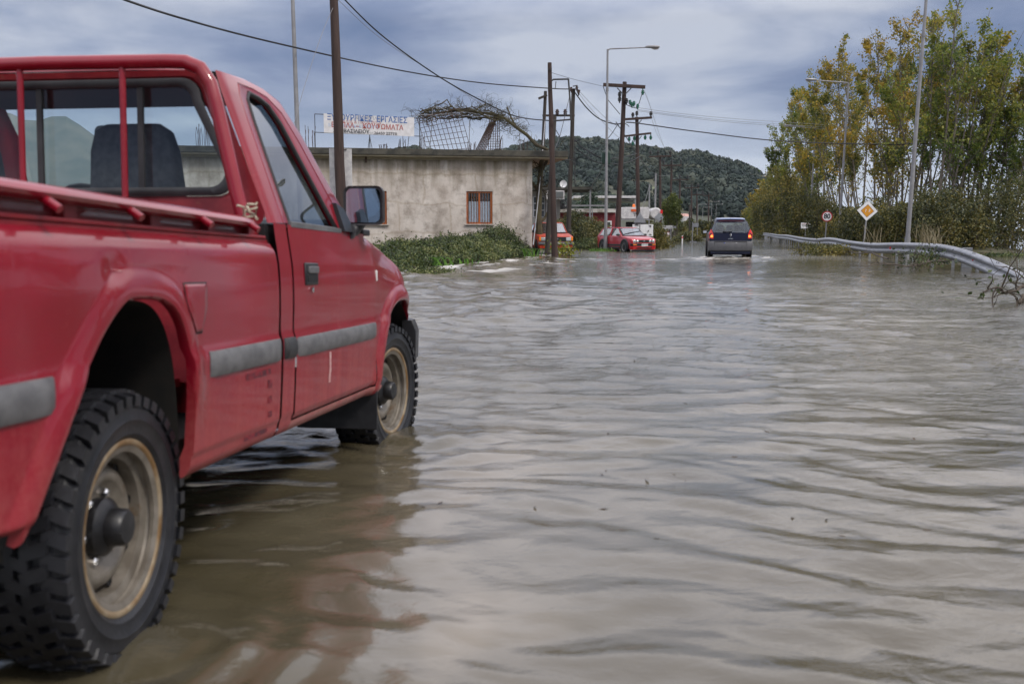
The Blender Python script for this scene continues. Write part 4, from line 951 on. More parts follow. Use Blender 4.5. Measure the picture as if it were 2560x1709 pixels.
# ---------------------------------------------------------------- concrete house
def facade_mat():
    m = mat('patched_render', (.46, .405, .355), (.62, .57, .52), scale=1.1, rough=.9, bump=.014, bscale=7, c3=(.27, .235, .20), s3=1.3, lo3=.48, hi3=.68)
    t = m.node_tree; n = t.nodes; l = t.links; p = n['Principled BSDF']; prev = p.inputs['Base Color'].links[0].from_socket
    co = n.new('ShaderNodeTexCoord'); br = n.new('ShaderNodeTexBrick'); mp = n.new('ShaderNodeMapping'); mp.inputs['Rotation'].default_value = (R_(90), 0, 0)
    ns = n.new('ShaderNodeTexNoise'); ns.inputs['Scale'].default_value = 1.1; ns.inputs['Detail'].default_value = 5
    l.new(co.outputs['Object'], ns.inputs['Vector'])
    ad = n.new('ShaderNodeMix'); ad.data_type = 'VECTOR'; ad.inputs[0].default_value = .34; l.new(co.outputs['Object'], ad.inputs[4]); l.new(ns.outputs['Color'], ad.inputs[5])
    l.new(ad.outputs[1], mp.inputs[0]); l.new(mp.outputs[0], br.inputs['Vector'])
    br.inputs['Scale'].default_value = 1; br.inputs['Brick Width'].default_value = 1.5; br.inputs['Row Height'].default_value = .85; br.inputs['Mortar Size'].default_value = .05; br.inputs['Mortar Smooth'].default_value = 1
    br.inputs['Color1'].default_value = (1, 1, 1, 1); br.inputs['Color2'].default_value = (.86, .85, .84, 1); br.inputs['Mortar'].default_value = (.72, .69, .64, 1)
    mx = n.new('ShaderNodeMix'); mx.data_type = 'RGBA'; mx.blend_type = 'MULTIPLY'; mx.inputs[0].default_value = .9; l.new(prev, mx.inputs[6]); l.new(br.outputs[0], mx.inputs[7])
    # rain streaks and algae below the slab
    sp = n.new('ShaderNodeSeparateXYZ'); l.new(co.outputs['Object'], sp.inputs[0])
    st = n.new('ShaderNodeTexNoise'); mp2 = n.new('ShaderNodeMapping'); mp2.inputs['Scale'].default_value = (2.2, 1, .22); l.new(co.outputs['Object'], mp2.inputs[0]); l.new(mp2.outputs[0], st.inputs[0]); st.inputs['Scale'].default_value = 1.5; st.inputs['Detail'].default_value = 6
    h = n.new('ShaderNodeMapRange'); l.new(sp.outputs[2], h.inputs[0]); h.inputs[1].default_value = 2.7; h.inputs[2].default_value = 4.3
    a = n.new('ShaderNodeMath'); a.operation = 'MULTIPLY_ADD'; l.new(h.outputs[0], a.inputs[0]); a.inputs[1].default_value = .6; l.new(st.outputs['Fac'], a.inputs[2])
    r = n.new('ShaderNodeMapRange'); l.new(a.outputs[0], r.inputs[0]); r.inputs[1].default_value = .62; r.inputs[2].default_value = 1.25
    m2 = n.new('ShaderNodeMix'); m2.data_type = 'RGBA'; l.new(r.outputs[0], m2.inputs[0]); l.new(mx.outputs[2], m2.inputs[6]); m2.inputs[7].default_value = (.13, .105, .06, 1)
    l.new(m2.outputs[2], p.inputs['Base Color']); return m
M_fac = facade_mat()
M_slab = mat('weathered_slab_edge', (.03, .03, .026), (.075, .07, .055), scale=3, rough=.9, c3=(.11, .10, .085), s3=7, lo3=.58, hi3=.72)
M_soff = mat('slab_soffit', (.36, .31, .22), (.27, .23, .16), scale=2, rough=.9)
HO = Vector((.90, 44.84, 0)); HA = math.atan2(.181, .983)
HS = empty('house', HO, HA, label='unfinished one storey concrete house with flat roof slab and orange barred windows', cat='house')
WT = 4.22; LX = -15.5; DP = 8.5
def wx(px):   # facade coordinate under a picture column
    k = (px-1280)/FPX; return -((HO.x-k*HO.y)/(.983-.181*k))
wins = [(wx(1167), wx(1232), 1.44, 2.87), (wx(905), wx(970), 1.42, 2.85), (-12.6, -11.4, 1.42, 2.85)]
B = MB(); xs_ = sorted({LX, 0}|{w for W in wins for w in W[:2]}); 
for a, b in zip(xs_[:-1], xs_[1:]):
    W = [w for w in wins if abs(w[0]-a) < 1e-6]
    if W:
        B.box(((a+b)/2, .12, (W[0][2]-.5)/2), (b-a, .24, W[0][2]+.5)); B.box(((a+b)/2, .12, (WT+W[0][3])/2), (b-a, .24, WT-W[0][3]))
    else:
        for k in range(1): B.box(((a+b)/2, .12, (WT-.5)/2), (b-a, .24, WT+.5))
B.box((-.12, DP/2+.12, (WT-.5)/2), (.24, DP-.24, WT+.5)); B.box((LX+.12, DP/2+.12, (WT-.5)/2), (.24, DP-.24, WT+.5)); B.box((LX/2, DP-.12, (WT-.5)/2), (-LX-.48, .24, WT+.5))
B.build('wall', M_fac, HS, smooth=0)
MB().box((LX/2+.55, DP/2-.05, 4.51), (-LX+2.0, DP+.75, .26)).build('roof_slab', M_slab, HS, bevel=.015)
MB().box((LX/2+.56, DP/2-.02, 4.345), (-LX+1.94, DP+.66, .07)).box((LX/2, .02, 4.26), (-LX+.02, .10, .11)).build('soffit', M_soff, HS, smooth=0)
MB().tube([(wx(920), -.06, 4.30), (wx(920), -.08, 4.05)], .04, 8).build('drain_spout', M_rust, HS)
M_or = mat('orange_window_paint', (.42, .12, .025), (.33, .085, .02), scale=9, rough=.5)
M_cur = mat('white_lace_curtain', (.80, .84, .90), (.6, .64, .70), scale=14, rough=.9, stretch=(3, 1, .6))
for (a, b, z0, z1) in wins:
    wn = MB(); cx_ = (a+b)/2
    for (x, wd) in ((a+.04, .08), (b-.04, .08), (cx_, .08)): wn.box((x, .10, (z0+z1)/2), (wd, .08, z1-z0))
    for z in (z0+.04, z1-.04): wn.box((cx_, .098, z), (b-a-.006, .075, .075))
    f = wn.build('window', M_or, HS, bevel=.006)
    MB().box((cx_, -.02, z0-.03), (b-a+.14, .14, .05)).build('sill', M_fac, f, bevel=.006)
    MB().box((cx_, .125, (z0+z1)/2), (b-a-.05, .01, z1-z0-.05)).build('pane', glass('house_glass', (.85, .88, .9), .05), f, smooth=0)
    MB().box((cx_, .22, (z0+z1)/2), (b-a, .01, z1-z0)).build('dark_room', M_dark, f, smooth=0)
    G = [[(a+.06+(b-a-.12)*k/40, .155+.014*math.sin(k*1.3), z) for k in range(41)] for z in (z0+.06, z0+(z1-z0)*.69)]
    MB().grid(G).build('curtain', M_cur, f)
    for k in range(9):
        x = a+.10+(b-a-.2)*k/8
        if abs(x-cx_) > .06: MB().tube([(x, .03, z0+.02), (x, .03, z1-.02)], .013, 6).build('window_bar', mat('bar_brown', (.16, .06, .02), rough=.6), f)
# board behind the nearest pole
BD = empty('blank_board', at(851, 372, 34.3), .05, label='blank white upright board fixed behind the nearest wooden pole', cat='board')
MB().box((0, 0, -1.5), (.76, .03, 3.0)).build('panel', M_whiteold, BD, bevel=.005); MB().box((0, -.03, -.03), (.42, .03, .03)).box((0, -.03, -2.4), (.42, .03, .03)).box((0, .03, -2.3), (.06, .05, 4.6)).build('bracket', M_iron, BD)
# roof signboard
RZ = 4.64
SG = empty('roof_sign', HO+Vector((0, 0, 0)), HA, label='hand painted white roof sign with blue and red Greek lettering on an iron frame', cat='sign')
x0, x1 = wx(818), wx(1041); zb_, zt_ = 5.32, 6.13; sy = .25
def hx(px): return wx(px)
SGo = bpy.data.objects['roof_sign']; SGo.location = HO+Vector((math.cos(HA), math.sin(HA), 0))*x0+Vector((0, 0, RZ))
def S(x, y, z): return (x-x0, y, z-RZ)
B = MB().box(S((x0+x1)/2, sy, (zb_+zt_)/2), (x1-x0, .02, zt_-zb_)); 
V = np.concatenate(B.v); tilt = (V[:, 0]/(x1-x0))*(-.10); V[:, 2] += tilt; B.v = [V]; B.build('board', mat('chipped_white_board', (.66, .65, .66), (.55, .54, .54), scale=5, rough=.6, c3=(.45, .43, .43), s3=40, lo3=.66, hi3=.7), SG, smooth=0)
B = MB()
for z in (zt_-.03, zb_+.01): B.tube([S(hx(796), sy+.03, z), S(hx(1057), sy+.03, z-.09)], .016, 6)
B.tube([S(hx(796), sy+.03, RZ), S(hx(796), sy+.03, zt_-.03)], .016, 6); B.tube([S(hx(1055), sy+.03, RZ-.05), S(hx(1055), sy+.03, 6.0)], .022, 6)
B.tube([S(hx(931), sy+.03, zb_-.04), S(hx(931), sy+.03, RZ)], .018, 6); B.tube([S(hx(931), sy+.03, zb_-.1), S(hx(927), sy+.5, RZ)], .013, 6); B.tube([S(hx(931), sy+.03, zb_-.1), S(hx(936), sy-.2, RZ)], .013, 6)
B.tube([S(hx(1028), sy+.03, zb_-.08), S(hx(1024), sy+.03, RZ)], .012, 6); B.tube([S(hx(1013), sy+.03, zb_-.08), S(hx(1013), sy+.03, RZ)], .010, 6)
B.build('sign_frame', M_iron, SG)
M_bl = mat('sign_blue', (.03, .10, .30), (.08, .17, .40), scale=20, rough=.6); M_rd = mat('sign_red', (.33, .07, .06), (.42, .14, .12), scale=20, rough=.6)
M_bk = mat('sign_black', (.02, .02, .02), rough=.6); M_gh = mat('sign_faded_grey', (.30, .31, .33), rough=.7); M_ghr = mat('sign_faded_red', (.42, .20, .19), rough=.7); M_ghb = mat('sign_faded_blue', (.25, .38, .58), rough=.7)
LW = x1-x0; tl = math.atan(-.10/LW)
def st(body, size, m, fx, fz, sx=1.0, bold=.004, dy=0, al='LEFT'):
    x = fx*LW; z = (zb_-RZ)+fz*(zt_-zb_)-.10*fx
    return text(body, size, m, SG, (x, sy-.012-dy, z), (R_(90), 0, 0), 'lettering', .002, sx, al, bold).rotation_euler.__setitem__(1, -tl)
st('ΞΥΛΟΥΡΓΙΚΕΣ  ΕΡΓΑΣΙΕΣ', .355, M_bl, .035, .82, 0.80, .006, .004)
st('ΕΠΙΠΛΑ –  ΚΟΥΦΩΜΑΤΑ', .30, M_rd, .08, .42, 0.88, .006, .003)
st('ΣΤ.  ΒΑΣΙΛΕΙΟΥ', .21, M_bk, .10, .13, 1.0, .004, .004)
st('ΕΛΛΗΝΙΚΑ ΙΤΑΛΙΚΑ & ΠΡΟΪΟΝΤΑ', .17, M_ghb, .05, .40, .8, 0, .001)
st('ΙΤΑΛΙΑ & ΠΡΟΪΟΝΤΑ', .20, M_ghr, .16, .62, .95, 0, .0015)
st('ΕΙΔΗ   &   ΕΠΙΠΛΩΝ', .19, M_gh, .18, .84, 1.1, 0, .001)
st('ΚΑΤΑΣΤΗΜΑ ΤΗΛ. 26450 22778', .15, M_gh, .19, .07, 1.05, .001, .001)
st('26450 22778', .17, M_bk, .55, .09, 1.1, 0, .003)
# starter bars sticking out of the roof
def rebars(pxs, ytop, label, y=.5, spread=.12):
    o = empty('rebar_bundle', HO+Vector((math.cos(HA), math.sin(HA), 0))*hx(pxs[0])+Vector((-math.sin(HA), math.cos(HA), 0))*y+Vector((0, 0, RZ)), HA, label=label, cat='rebar')
    B = MB()
    for i, px in enumerate(pxs):
        for k in range(2):
            dx = hx(px)-hx(pxs[0])+rng.normal(0, .015); h = (375-ytop)/FPX*45*rng.uniform(.75, 1.03); yy = spread*k*3+rng.uniform(0, .05)
            B.tube([(dx, yy, 0), (dx+rng.normal(0, .02), yy, h*.6), (dx+rng.normal(0, .035), yy, h)], .010, 5)
    B.build('bars', M_rust, o); return o
rebars([774, 779], 320, 'tall rebar pair at the far left of the roof beside the pickup'); rebars([789, 794], 320, 'rebar pair just left of the sign frame post')
rebars([958, 961, 966, 968, 973, 975], 358, 'low row of rebar under the middle of the roof sign'); rebars([1004, 1008, 1016, 1021], 345, 'rebar bundle under the right end of the roof sign')
rebars([1178, 1184, 1192, 1196], 350, 'short rebar between the mesh panel and the leaning cage'); rebars([1250, 1255, 1259, 1263], 335, 'rebar right of the vertical reinforcement cage')
rebars([1304, 1311, 1318, 1325], 340, 'rebar at the right end of the roof below the vine'); rebars([500, 506, 512, 520, 526, 531], 318, 'rebar group on the left end of the roof seen through the cab window')
rebars([1062, 1066, 1070], 330, 'rebar behind the left edge of the tilted mesh panel', y=1.2)
# tilted mesh panel
def hp(px, py, y=.8):
    x = hx(px); P = HO+Vector((math.cos(HA), math.sin(HA), 0))*x; Y = P.y+y*.98; return at(px, py, Y)
MP = empty('reinforcement_mesh', hp(1068, 378), label='tilted square reinforcement mesh panel leaning on the roof beside the sign', cat='mesh panel'); m0 = hp(1068, 378)
c00, c10, c11, c01 = [hp(*c)-m0 for c in ((1043, 297), (1148, 270), (1180, 385), (1072, 390))]
B = MB()
for k in range(11): t = k/10; B.tube([c00.lerp(c10, t), c01.lerp(c11, t)], .013, 5)
for k in range(9): t = k/8; B.tube([c00.lerp(c01, t), c10.lerp(c11, t)], .011, 5)
B.build('mesh_bars', M_rust, MP)
def cage(a, b, c, d, n, label):
    o = empty('reinforcement_cage', hp(*c), label=label, cat='rebar cage'); z = hp(*c); B = MB(); A, Bq, Cq, D = [hp(*e)-z for e in (a, b, c, d)]
    for k in range(n):
        for yy in (0, .35): t = k/(n-1); B.tube([A.lerp(Bq, t)+Vector((0, yy, 0)), Cq.lerp(D, t)+Vector((0, yy, 0))], .013, 5)
    for k in range(14):
        t = k/13; p_ = A.lerp(Cq, t); q_ = Bq.lerp(D, t); B.tube([p_, q_, q_+Vector((0, .35, 0)), p_+Vector((0, .35, 0)), p_], .007, 4)
    B.build('cage_bars', M_rust, o)
cage((1224, 305), (1240, 300), (1188, 378), (1212, 378), 7, 'rusty reinforcement cage leaning left on the roof'); cage((1224, 296), (1248, 296), (1220, 378), (1250, 378), 6, 'rusty upright reinforcement cage standing under the vine')
PG = empty('pergola_pipes', hp(1078, 378), label='bent grey pipe frame that carries the bare vine on the roof', cat='pergola'); g_ = hp(1078, 378)
B = MB()
for P in ([(1074, 376), (1079, 320), (1081, 272), (1086, 268), (1100, 269), (1120, 278)], [(1034, 300), (1036, 293), (1044, 288), (1100, 286), (1160, 280), (1240, 292), (1296, 296)], [(1173, 378), (1174, 300)], [(1302, 378), (1298, 330), (1297, 275)], [(1100, 285), (1290, 298)]):
    B.tube([hp(x, y, .9)-g_ for x, y in P], .016, 6)
B.build('pipes', M_pole, PG)
# bare vine
def twig(B, p, d, ln, r, lvl, rg, grav=0.0, segs=5, kids=3, wig=.35):
    pts = [Vector(p)]; rr = [r]; d = Vector(d).normalized()
    for k in range(segs):
        d = (d+Vector(rg.normal(0, wig, 3))+Vector((0, 0, grav))).normalized(); pts.append(pts[-1]+d*ln/segs); rr.append(r*(1-.75*(k+1)/segs)+.002)
        if lvl > 0 and k > 0 and rg.uniform() < kids/segs: twig(B, pts[-1], (d+Vector(rg.normal(0, .8, 3))), ln*.6, rr[-1]*.75, lvl-1, rg, grav, max(3, segs-1), kids, wig)
    B.tube(pts, rr, 4, cap=False)
VN = empty('bare_vine', ground(1352, 600, .1), label='old leafless vine climbing from the ground over the house roof', cat='vine'); vo = ground(1352, 600, .1); vo = at(1352, 596, 45.5); VN.location = vo
B = MB(); rg = np.random.default_rng(11)
def hv(px, py, y): return at(px, py, 45+y)
main = [(1349, 600, .5), (1346, 540, .6), (1348, 470, .7), (1352, 420, .8), (1356, 392, .5), (1368, 374, .3), (1340, 362, .2), (1318, 338, .2), (1290, 318, .2), (1262, 296, .3), (1230, 284, .4), (1180, 280, .5), (1130, 277, .5), (1080, 284, .4), (1045, 292, .3)]
mp2 = [hv(*c)-vo for c in main]; B.tube(mp2, [.16, .15, .13, .12, .10, .09, .085, .075, .07, .06, .055, .05, .04, .03, .015], 7)
side = [[(1346, 560, .5), (1362, 545, .7), (1374, 520, .7), (1372, 590, .6)], [(1348, 480, .7), (1334, 460, .7), (1326, 450, .9)], [(1352, 430, .8), (1366, 405, .9), (1374, 380, 1)], [(1290, 318, .2), (1276, 290, .3), (1268, 268, .3)], [(1180, 280, .5), (1150, 290, .6), (1120, 298, .6), (1090, 290, .5)], [(1262, 296, .3), (1220, 294, .4), (1170, 296, .5)]]
for P in side: B.tube([hv(*c)-vo for c in P], [.09-.02*k for k in range(len(P))] if P[0][1] > 400 else [.05-.012*k for k in range(len(P))], 6)
band = [hv(*c)-vo for c in main[8:]]
for k in range(11):
    off = rg.normal(0, .16, 3); P = []
    a0 = int(rg.integers(0, 4)); 
    for c in band[a0:]:
        P.append(c+Vector(off)+Vector(rg.normal(0, .12, 3))); off = off*.6+rg.normal(0, .10, 3)
    F_ = []
    for a_, b_ in zip(P[:-1], P[1:]):
        for t in (0, .33, .66): F_.append(a_.lerp(b_, t)+Vector(rg.normal(0, .06, 3)))
    B.tube(F_, [rg.uniform(.012, .032)]*len(F_), 5, cap=False)
for k in range(230):
    t = rg.uniform(.55, 1); i = min(len(mp2)-2, int(t*(len(mp2)-1))); p_ = mp2[i].lerp(mp2[i+1], rg.uniform())+Vector(rg.normal(0, .16, 3))
    twig(B, p_, (rg.normal(0, 1.3), rg.normal(0, .5), rg.uniform(-.6, .7)), rg.uniform(.25, .75), .012, 1 if k % 3 else 2, rg, -.02, wig=.45)
for k in range(26):
    p_ = mp2[min(12, 8+int(rg.integers(0, 5)))]; twig(B, p_, (rg.normal(0, 1), rg.normal(0, .4), rg.uniform(.2, 1)), rg.uniform(.6, 1.0), .010, 1, rg, .02)
for k in range(30): twig(B, mp2[2+int(rg.integers(0, 3))], (rg.normal(0, 1), rg.normal(0, .4), rg.uniform(-.1, 1)), rg.uniform(.5, 1.2), .025, 2, rg)
B.build('vine_wood', mat('vine_bark', (.045, .035, .022), (.08, .07, .03), scale=2, rough=.9), VN, smooth=0)

# ---------------------------------------------------------------- background yard buildings
def bb(name, x0, x1, y0, y1, Y, dep, m, parent, z0=None):
    a = at(x0, y0, Y); b = at(x1, y1, Y); q_ = parent
    while q_.parent: q_ = q_.parent
    o = q_.location
    return MB().box(((a.x+b.x)/2-o.x, Y+dep/2-o.y, (a.z+b.z)/2-o.z), (abs(b.x-a.x), dep, abs(a.z-b.z))).build(name, m, parent, smooth=0)
YH = empty('back_house', at(1400, 585, 66), label='low pale house with flat canopy and barred windows behind the poles', cat='house')
bb('wall', 1325, 1400, 474, 592, 66, 6, mat('pale_plaster', (.42, .40, .37), (.36, .34, .31), scale=.8, rough=.9), YH)
bb('canopy', 1318, 1482, 467, 474, 63.5, 5, M_slab, YH)
for xa, xb in ((1333, 1362), (1366, 1392)):
    f = bb('window', xa, xb, 491, 543, 65.95, .1, M_white, YH); 
    for i in range(2):
        for j in range(3): bb('pane', xa+2+(xb-xa-2)/2*i, xa+(xb-xa-2)/2*(i+1), 493+17*j, 507+17*j, 65.9, .08, mat('dim_pane', (.06, .07, .08), rough=.15), f)
bb('canopy_post', 1474, 1477, 473, 585, 63.6, .1, M_pole, YH); bb('canopy_post', 1480, 1481.5, 520, 585, 63.6, .1, M_pole, YH)
AC = empty('air_conditioner', at(1388, 486, 63), label='white air conditioner unit on the canopied back house wall', cat='air conditioner')
bb('casing', 1366, 1411, 476, 498, 63, .5, M_whiteold, AC); bb('grille', 1390, 1408, 479, 495, 62.96, .03, mat('ac_grille', (.10, .11, .11), rough=.6), AC)
SD = empty('satellite_dish', at(1406, 470, 63), label='small round white satellite dish on the canopy', cat='satellite dish')
B = MB(); B.lathe([(0, .06), (.12, .045), (.22, .0), (.225, .01), (.12, .06), (0, .075)], 'Y', (.06, 0, .25), 16); B.build('dish', M_white, SD); MB().tube([(0, 0, 0), (.04, .05, .22)], .015, 6).tube([(-.06, 0, 0), (.04, .05, .2)], .012, 6).build('stand', M_pole, SD)
# red walled shed with white parapet
RS_ = empty('red_shed', at(1470, 590, 74), label='long low shed with red wall and chipped white parapet behind the hedge', cat='shed')
M_rw = mat('dull_red_wall', (.16, .018, .025), (.22, .03, .035), scale=1.2, rough=.8)
bb('wall', 1388, 1538, 530, 592, 74, 8, M_rw, RS_); bb('parapet', 1386, 1539, 522, 531, 73.7, 8.6, mat('chipped_parapet', (.5, .48, .45), (.25, .23, .2), scale=2.5, rough=.9, lo=.45, hi=.55), RS_)
bb('window_frame', 1516, 1529, 552, 572, 73.6, .15, M_white, RS_); bb('pane', 1518, 1526, 555, 572, 73.55, .1, mat('shed_pane', (.05, .055, .05), rough=.3), RS_)
bb('pipe_rail', 1390, 1512, 512, 516, 73, .2, M_pole, RS_); bb('pipe_rail', 1430, 1512, 521, 522, 73, .1, M_pole, RS_)
bb('coil_stack', 1392, 1412, 508, 523, 72.5, .4, M_iron, RS_)
for x in (1394, 1402, 1409): MB().lathe([(.22, -.05), (.30, -.05), (.30, .05), (.22, .05)], 'Y', tuple(at(x, 511, 72.4)-RS_.location), 14, closed=True).build('cable_coil', M_rub, RS_)
CN = empty('flat_canopy', at(1520, 560, 95), label='flat white metal canopy roof on thin posts behind the lorry', cat='canopy')
bb('roof', 1435, 1592, 489, 495, 95, 7, M_whiteold, CN); bb('frame', 1515, 1590, 500, 504, 96, 4, M_pole, CN)
for x in (1452, 1518, 1588): bb('post', x-1, x+1, 495, 580, 95.1, .1, M_pole, CN)
# white tanker lorry, rear view
LO = empty('lorry', ground(1585, 600, 0), label='white lorry seen from behind with orange beacon, parked beyond the red hatchback', cat='lorry'); LO.location = (at(1585, 595, 84).x, 84, 0)
B = MB(); 
lo = []
for y in (0, 2.5, 5): lo.append([(x, y, z) for x, z in ((-1.05, 2.15), (1.2, 2.15), (1.25, 2.35), (1.25, 3.0), (1.15, 3.12), (-1.0, 3.12), (-1.1, 3.0), (-1.1, 2.35))])
B.loft(lo); B.build('body', M_whiteold, LO, bevel=.03)
B = MB(); B.lathe([(0, 0), (.42, 0), (.5, .1), (.5, 2.0), (.4, 2.2), (0, 2.25)], 'Y', (1.9, .6, 2.6), 16); B.build('tank', M_whiteold, LO)
MB().box((.1, 1.5, 1.25), (1.9, 3, .25)).box((.1, .4, 1.7), (1.5, .3, .4)).box((-.6, .3, .9), (.3, .5, .9)).box((.8, .3, .9), (.3, .5, .9)).build('chassis', M_well, LO)
B = MB()
for x in (-.85, 1.05): B.lathe([(.2, -.15), (.45, -.15), (.5, -.1), (.5, .1), (.45, .15), (.2, .15)], 'X', (x, 1.0, .5), 20, closed=True)
B.build('wheel', M_tyre, LO); MB().box((.1, -.06, 2.08), (2.5, .1, .08)).build('bumper', M_pole, LO)
MB().lathe([(.13, 0), (.13, .14), (.08, .24), (0, .27)], 'Z', (.02, .6, 3.13), 12).build('beacon', mat('orange_beacon', (.8, .16, .01), rough=.3), LO); MB().box((.1, -.02, 2.85), (.75, .04, .2)).build('warning_board', mat('orange_board', (.6, .10, .02), rough=.5), LO)
for x, z in ((-.02, 2.6), (.12, 2.6), (.05, 2.45)): MB().box((x, -.012, z), (.08, .02, .1)).build('marking', M_dark, LO, smooth=0)
MB().box((2.35, .5, 2.75), (.2, .05, .3)).build('tail_lamp', M_redl, LO)
# tiny far house
FH = empty('far_house', at(1726, 556, 230), label='tiny distant white house with pale pink roof', cat='house')
bb('wall', 1708, 1728, 541, 552, 230, 6, M_whiteold, FH)
a = at(1706, 541, 229.5)-FH.location; b = at(1729, 541, 229.5)-FH.location
MB().add([(a.x, 0, a.z), (b.x, 0, b.z), (b.x-.3, 3.5, b.z+.7), (a.x+.3, 3.5, a.z+.7), (b.x, 7, b.z), (a.x, 7, a.z)], [(0, 1, 2, 3), (3, 2, 4, 5)]).build('roof', mat('pink_tiles', (.42, .24, .2), rough=.9), FH, smooth=0)

# ---------------------------------------------------------------- signs
def face_tri(P, dth=.02): return P
TS = empty('warning_sign', (at(1600, 558, 60).x, 60, 0), label='grey back of a triangular warning sign behind the red hatchback', cat='sign')
o_ = TS.location; A_ = [at(x, y, 60)-o_ for x, y in ((1583, 559), (1617, 559), (1600, 530))]
MB().poly(A_, (0, .02, 0)).build('sign_plate', M_steel, TS, bevel=.006); MB().tube([(0, .05, -.3), (0, .05, 2.3)], .035, 8).build('post', M_pole, TS)
MB().box(tuple((A_[0]+A_[1])/2+Vector((0, -.01, .05))), (.8, .02, .03)).build('stiffener', M_iron, TS)
DS = empty('priority_sign', (at(1648, 543, 68).x, 68, 0), .3, label='back of a pale diamond sign in the dark bush right of the triangle', cat='sign'); o_ = DS.location
MB().poly([at(x, y, 68)-o_ for x, y in ((1634, 543.5), (1647, 554), (1661, 543), (1648, 532))], (0, .02, 0)).build('sign_plate', M_steel, DS, bevel=.005); MB().tube([(0, .05, -.3), (0, .05, 2.4)], .035, 8).build('post', M_pole, DS)
MB().lathe([(.05, -.005), (0, -.006)], 'Y', tuple(at(1653, 545, 67.98)-o_), 8).build('bolt', M_dark, DS)
WB = empty('board_sign', (at(1608, 575, 64).x, 64, 0), label='low white board with black scrawled graffiti behind the red hatchback', cat='sign'); o_ = WB.location
a, b = at(1581, 591, 64)-o_, at(1633, 561, 64)-o_
MB().box(((a.x+b.x)/2, 0, (a.z+b.z)/2), (b.x-a.x, .04, b.z-a.z)).build('panel', M_white, WB, bevel=.005); MB().tube([(-.4, .05, -.3), (-.4, .05, 1.4)], .03, 6).tube([(.4, .05, -.3), (.4, .05, 1.4)], .03, 6).build('leg', M_pole, WB)
B = MB(); rg = np.random.default_rng(5)
for c0_ in ((1625, 565), (1622, 578), (1628, 586), (1593, 562)):
    P = [at(c0_[0]+rg.normal(0, 3.2), c0_[1]+rg.normal(0, 1.8), 63.96)-o_ for k in range(6)]; B.tube(P, .018, 4)
B.build('graffiti', M_dark, WB)
# right side signs
def sign_post(px, pyb, pyt, Y, r=.035, lean=0):
    pass
S8 = empty('speed_limit_sign', (at(2064, 540, 64).x, 64, 0), label='round white speed limit sign with red ring reading 80 behind the guard rail', cat='sign'); S8.rotation_euler = (0, R_(2.5), -.22)
zc8 = at(2064, 541, 64).z; R8 = 13.0/FPX*64
MB().tube([(0, .06, -.3), (0, .06, zc8+R8+.12)], .04, 10).build('post', M_pole, S8)
MB().lathe([(0, .03), (R8, .03), (R8, 0), (R8-.01, -.006), (R8*.80, -.006)], 'Y', (0, 0, zc8), 40).build('ring', mat('sign_red_enamel', (.38, .012, .015), rough=.35), S8)
MB().lathe([(R8*.81, -.008), (0, -.010)], 'Y', (0, 0, zc8), 40).build('disc', M_white, S8); text('80', .44, M_dark, S8, (0, -.016, zc8), (R_(90), 0, 0), 'lettering', .003, .92, 'CENTER', .012)
SP = empty('priority_sign', (at(2166, 527, 55).x, 55, 0), label='white bordered yellow diamond priority sign with scribbles, leaning behind the guard rail', cat='sign'); zc9 = at(2166, 527, 55).z; SP.rotation_euler = (0, R_(3.5), -.1)
SP.location = (at(2163, 600, 55).x-.08, 55, 0)
dd_ = 25/FPX*55
def dia(r, y0, y1): return [(0, y0, zc9-r), (r, y0, zc9), (0, y0, zc9+r), (-r, y0, zc9)], (0, y1-y0, 0)
P_, d_ = dia(dd_, 0, .03); MB().poly(P_, d_).build('sign_plate', M_white, SP, bevel=.006); P_, d_ = dia(dd_*.65, -.004, 0); MB().poly(P_, (0, .003, 0)).build('black_line', M_dark, SP, smooth=0)
P_, d_ = dia(dd_*.61, -.009, -.005); MB().poly(P_, (0, .003, 0)).build('yellow_field', mat('sign_yellow', (.62, .27, .01), (.55, .22, .01), scale=6, rough=.5), SP, smooth=0)
text('?', .24, M_white, SP, (-.09, -.016, zc9), (R_(90), 0, 0), 'graffiti', .002, 1, 'CENTER', .004); text('3', .20, M_white, SP, (.10, -.016, zc9+.02), (R_(90), R_(8), 0), 'graffiti', .002, 1, 'CENTER', .004)
MB().tube([(0, .06, -.3), (0, .06, zc9+dd_-.05)], .045, 10).build('post', M_pole, SP)
NS = empty('notice_sign', (at(2014, 564, 92).x, 92, 0), label='small white rectangular notice among leaves left of the 80 sign', cat='sign'); o_ = NS.location
a, b = at(2002, 571, 92)-o_, at(2026, 557, 92)-o_
MB().box((0, 0, (a.z+b.z)/2), (b.x-a.x, .03, b.z-a.z)).build('panel', M_white, NS, bevel=.004); MB().tube([(0, .03, -.3), (0, .03, 1.5)], .03, 6).build('post', M_pole, NS)
for k, z in enumerate((.30, .12, -.08)): MB().box((-.02, -.02, (a.z+b.z)/2+z*.5), (.7-.1*(k == 2), .008, .035)).build('text_line', M_ghr if k == 0 else M_bk, NS, smooth=0)
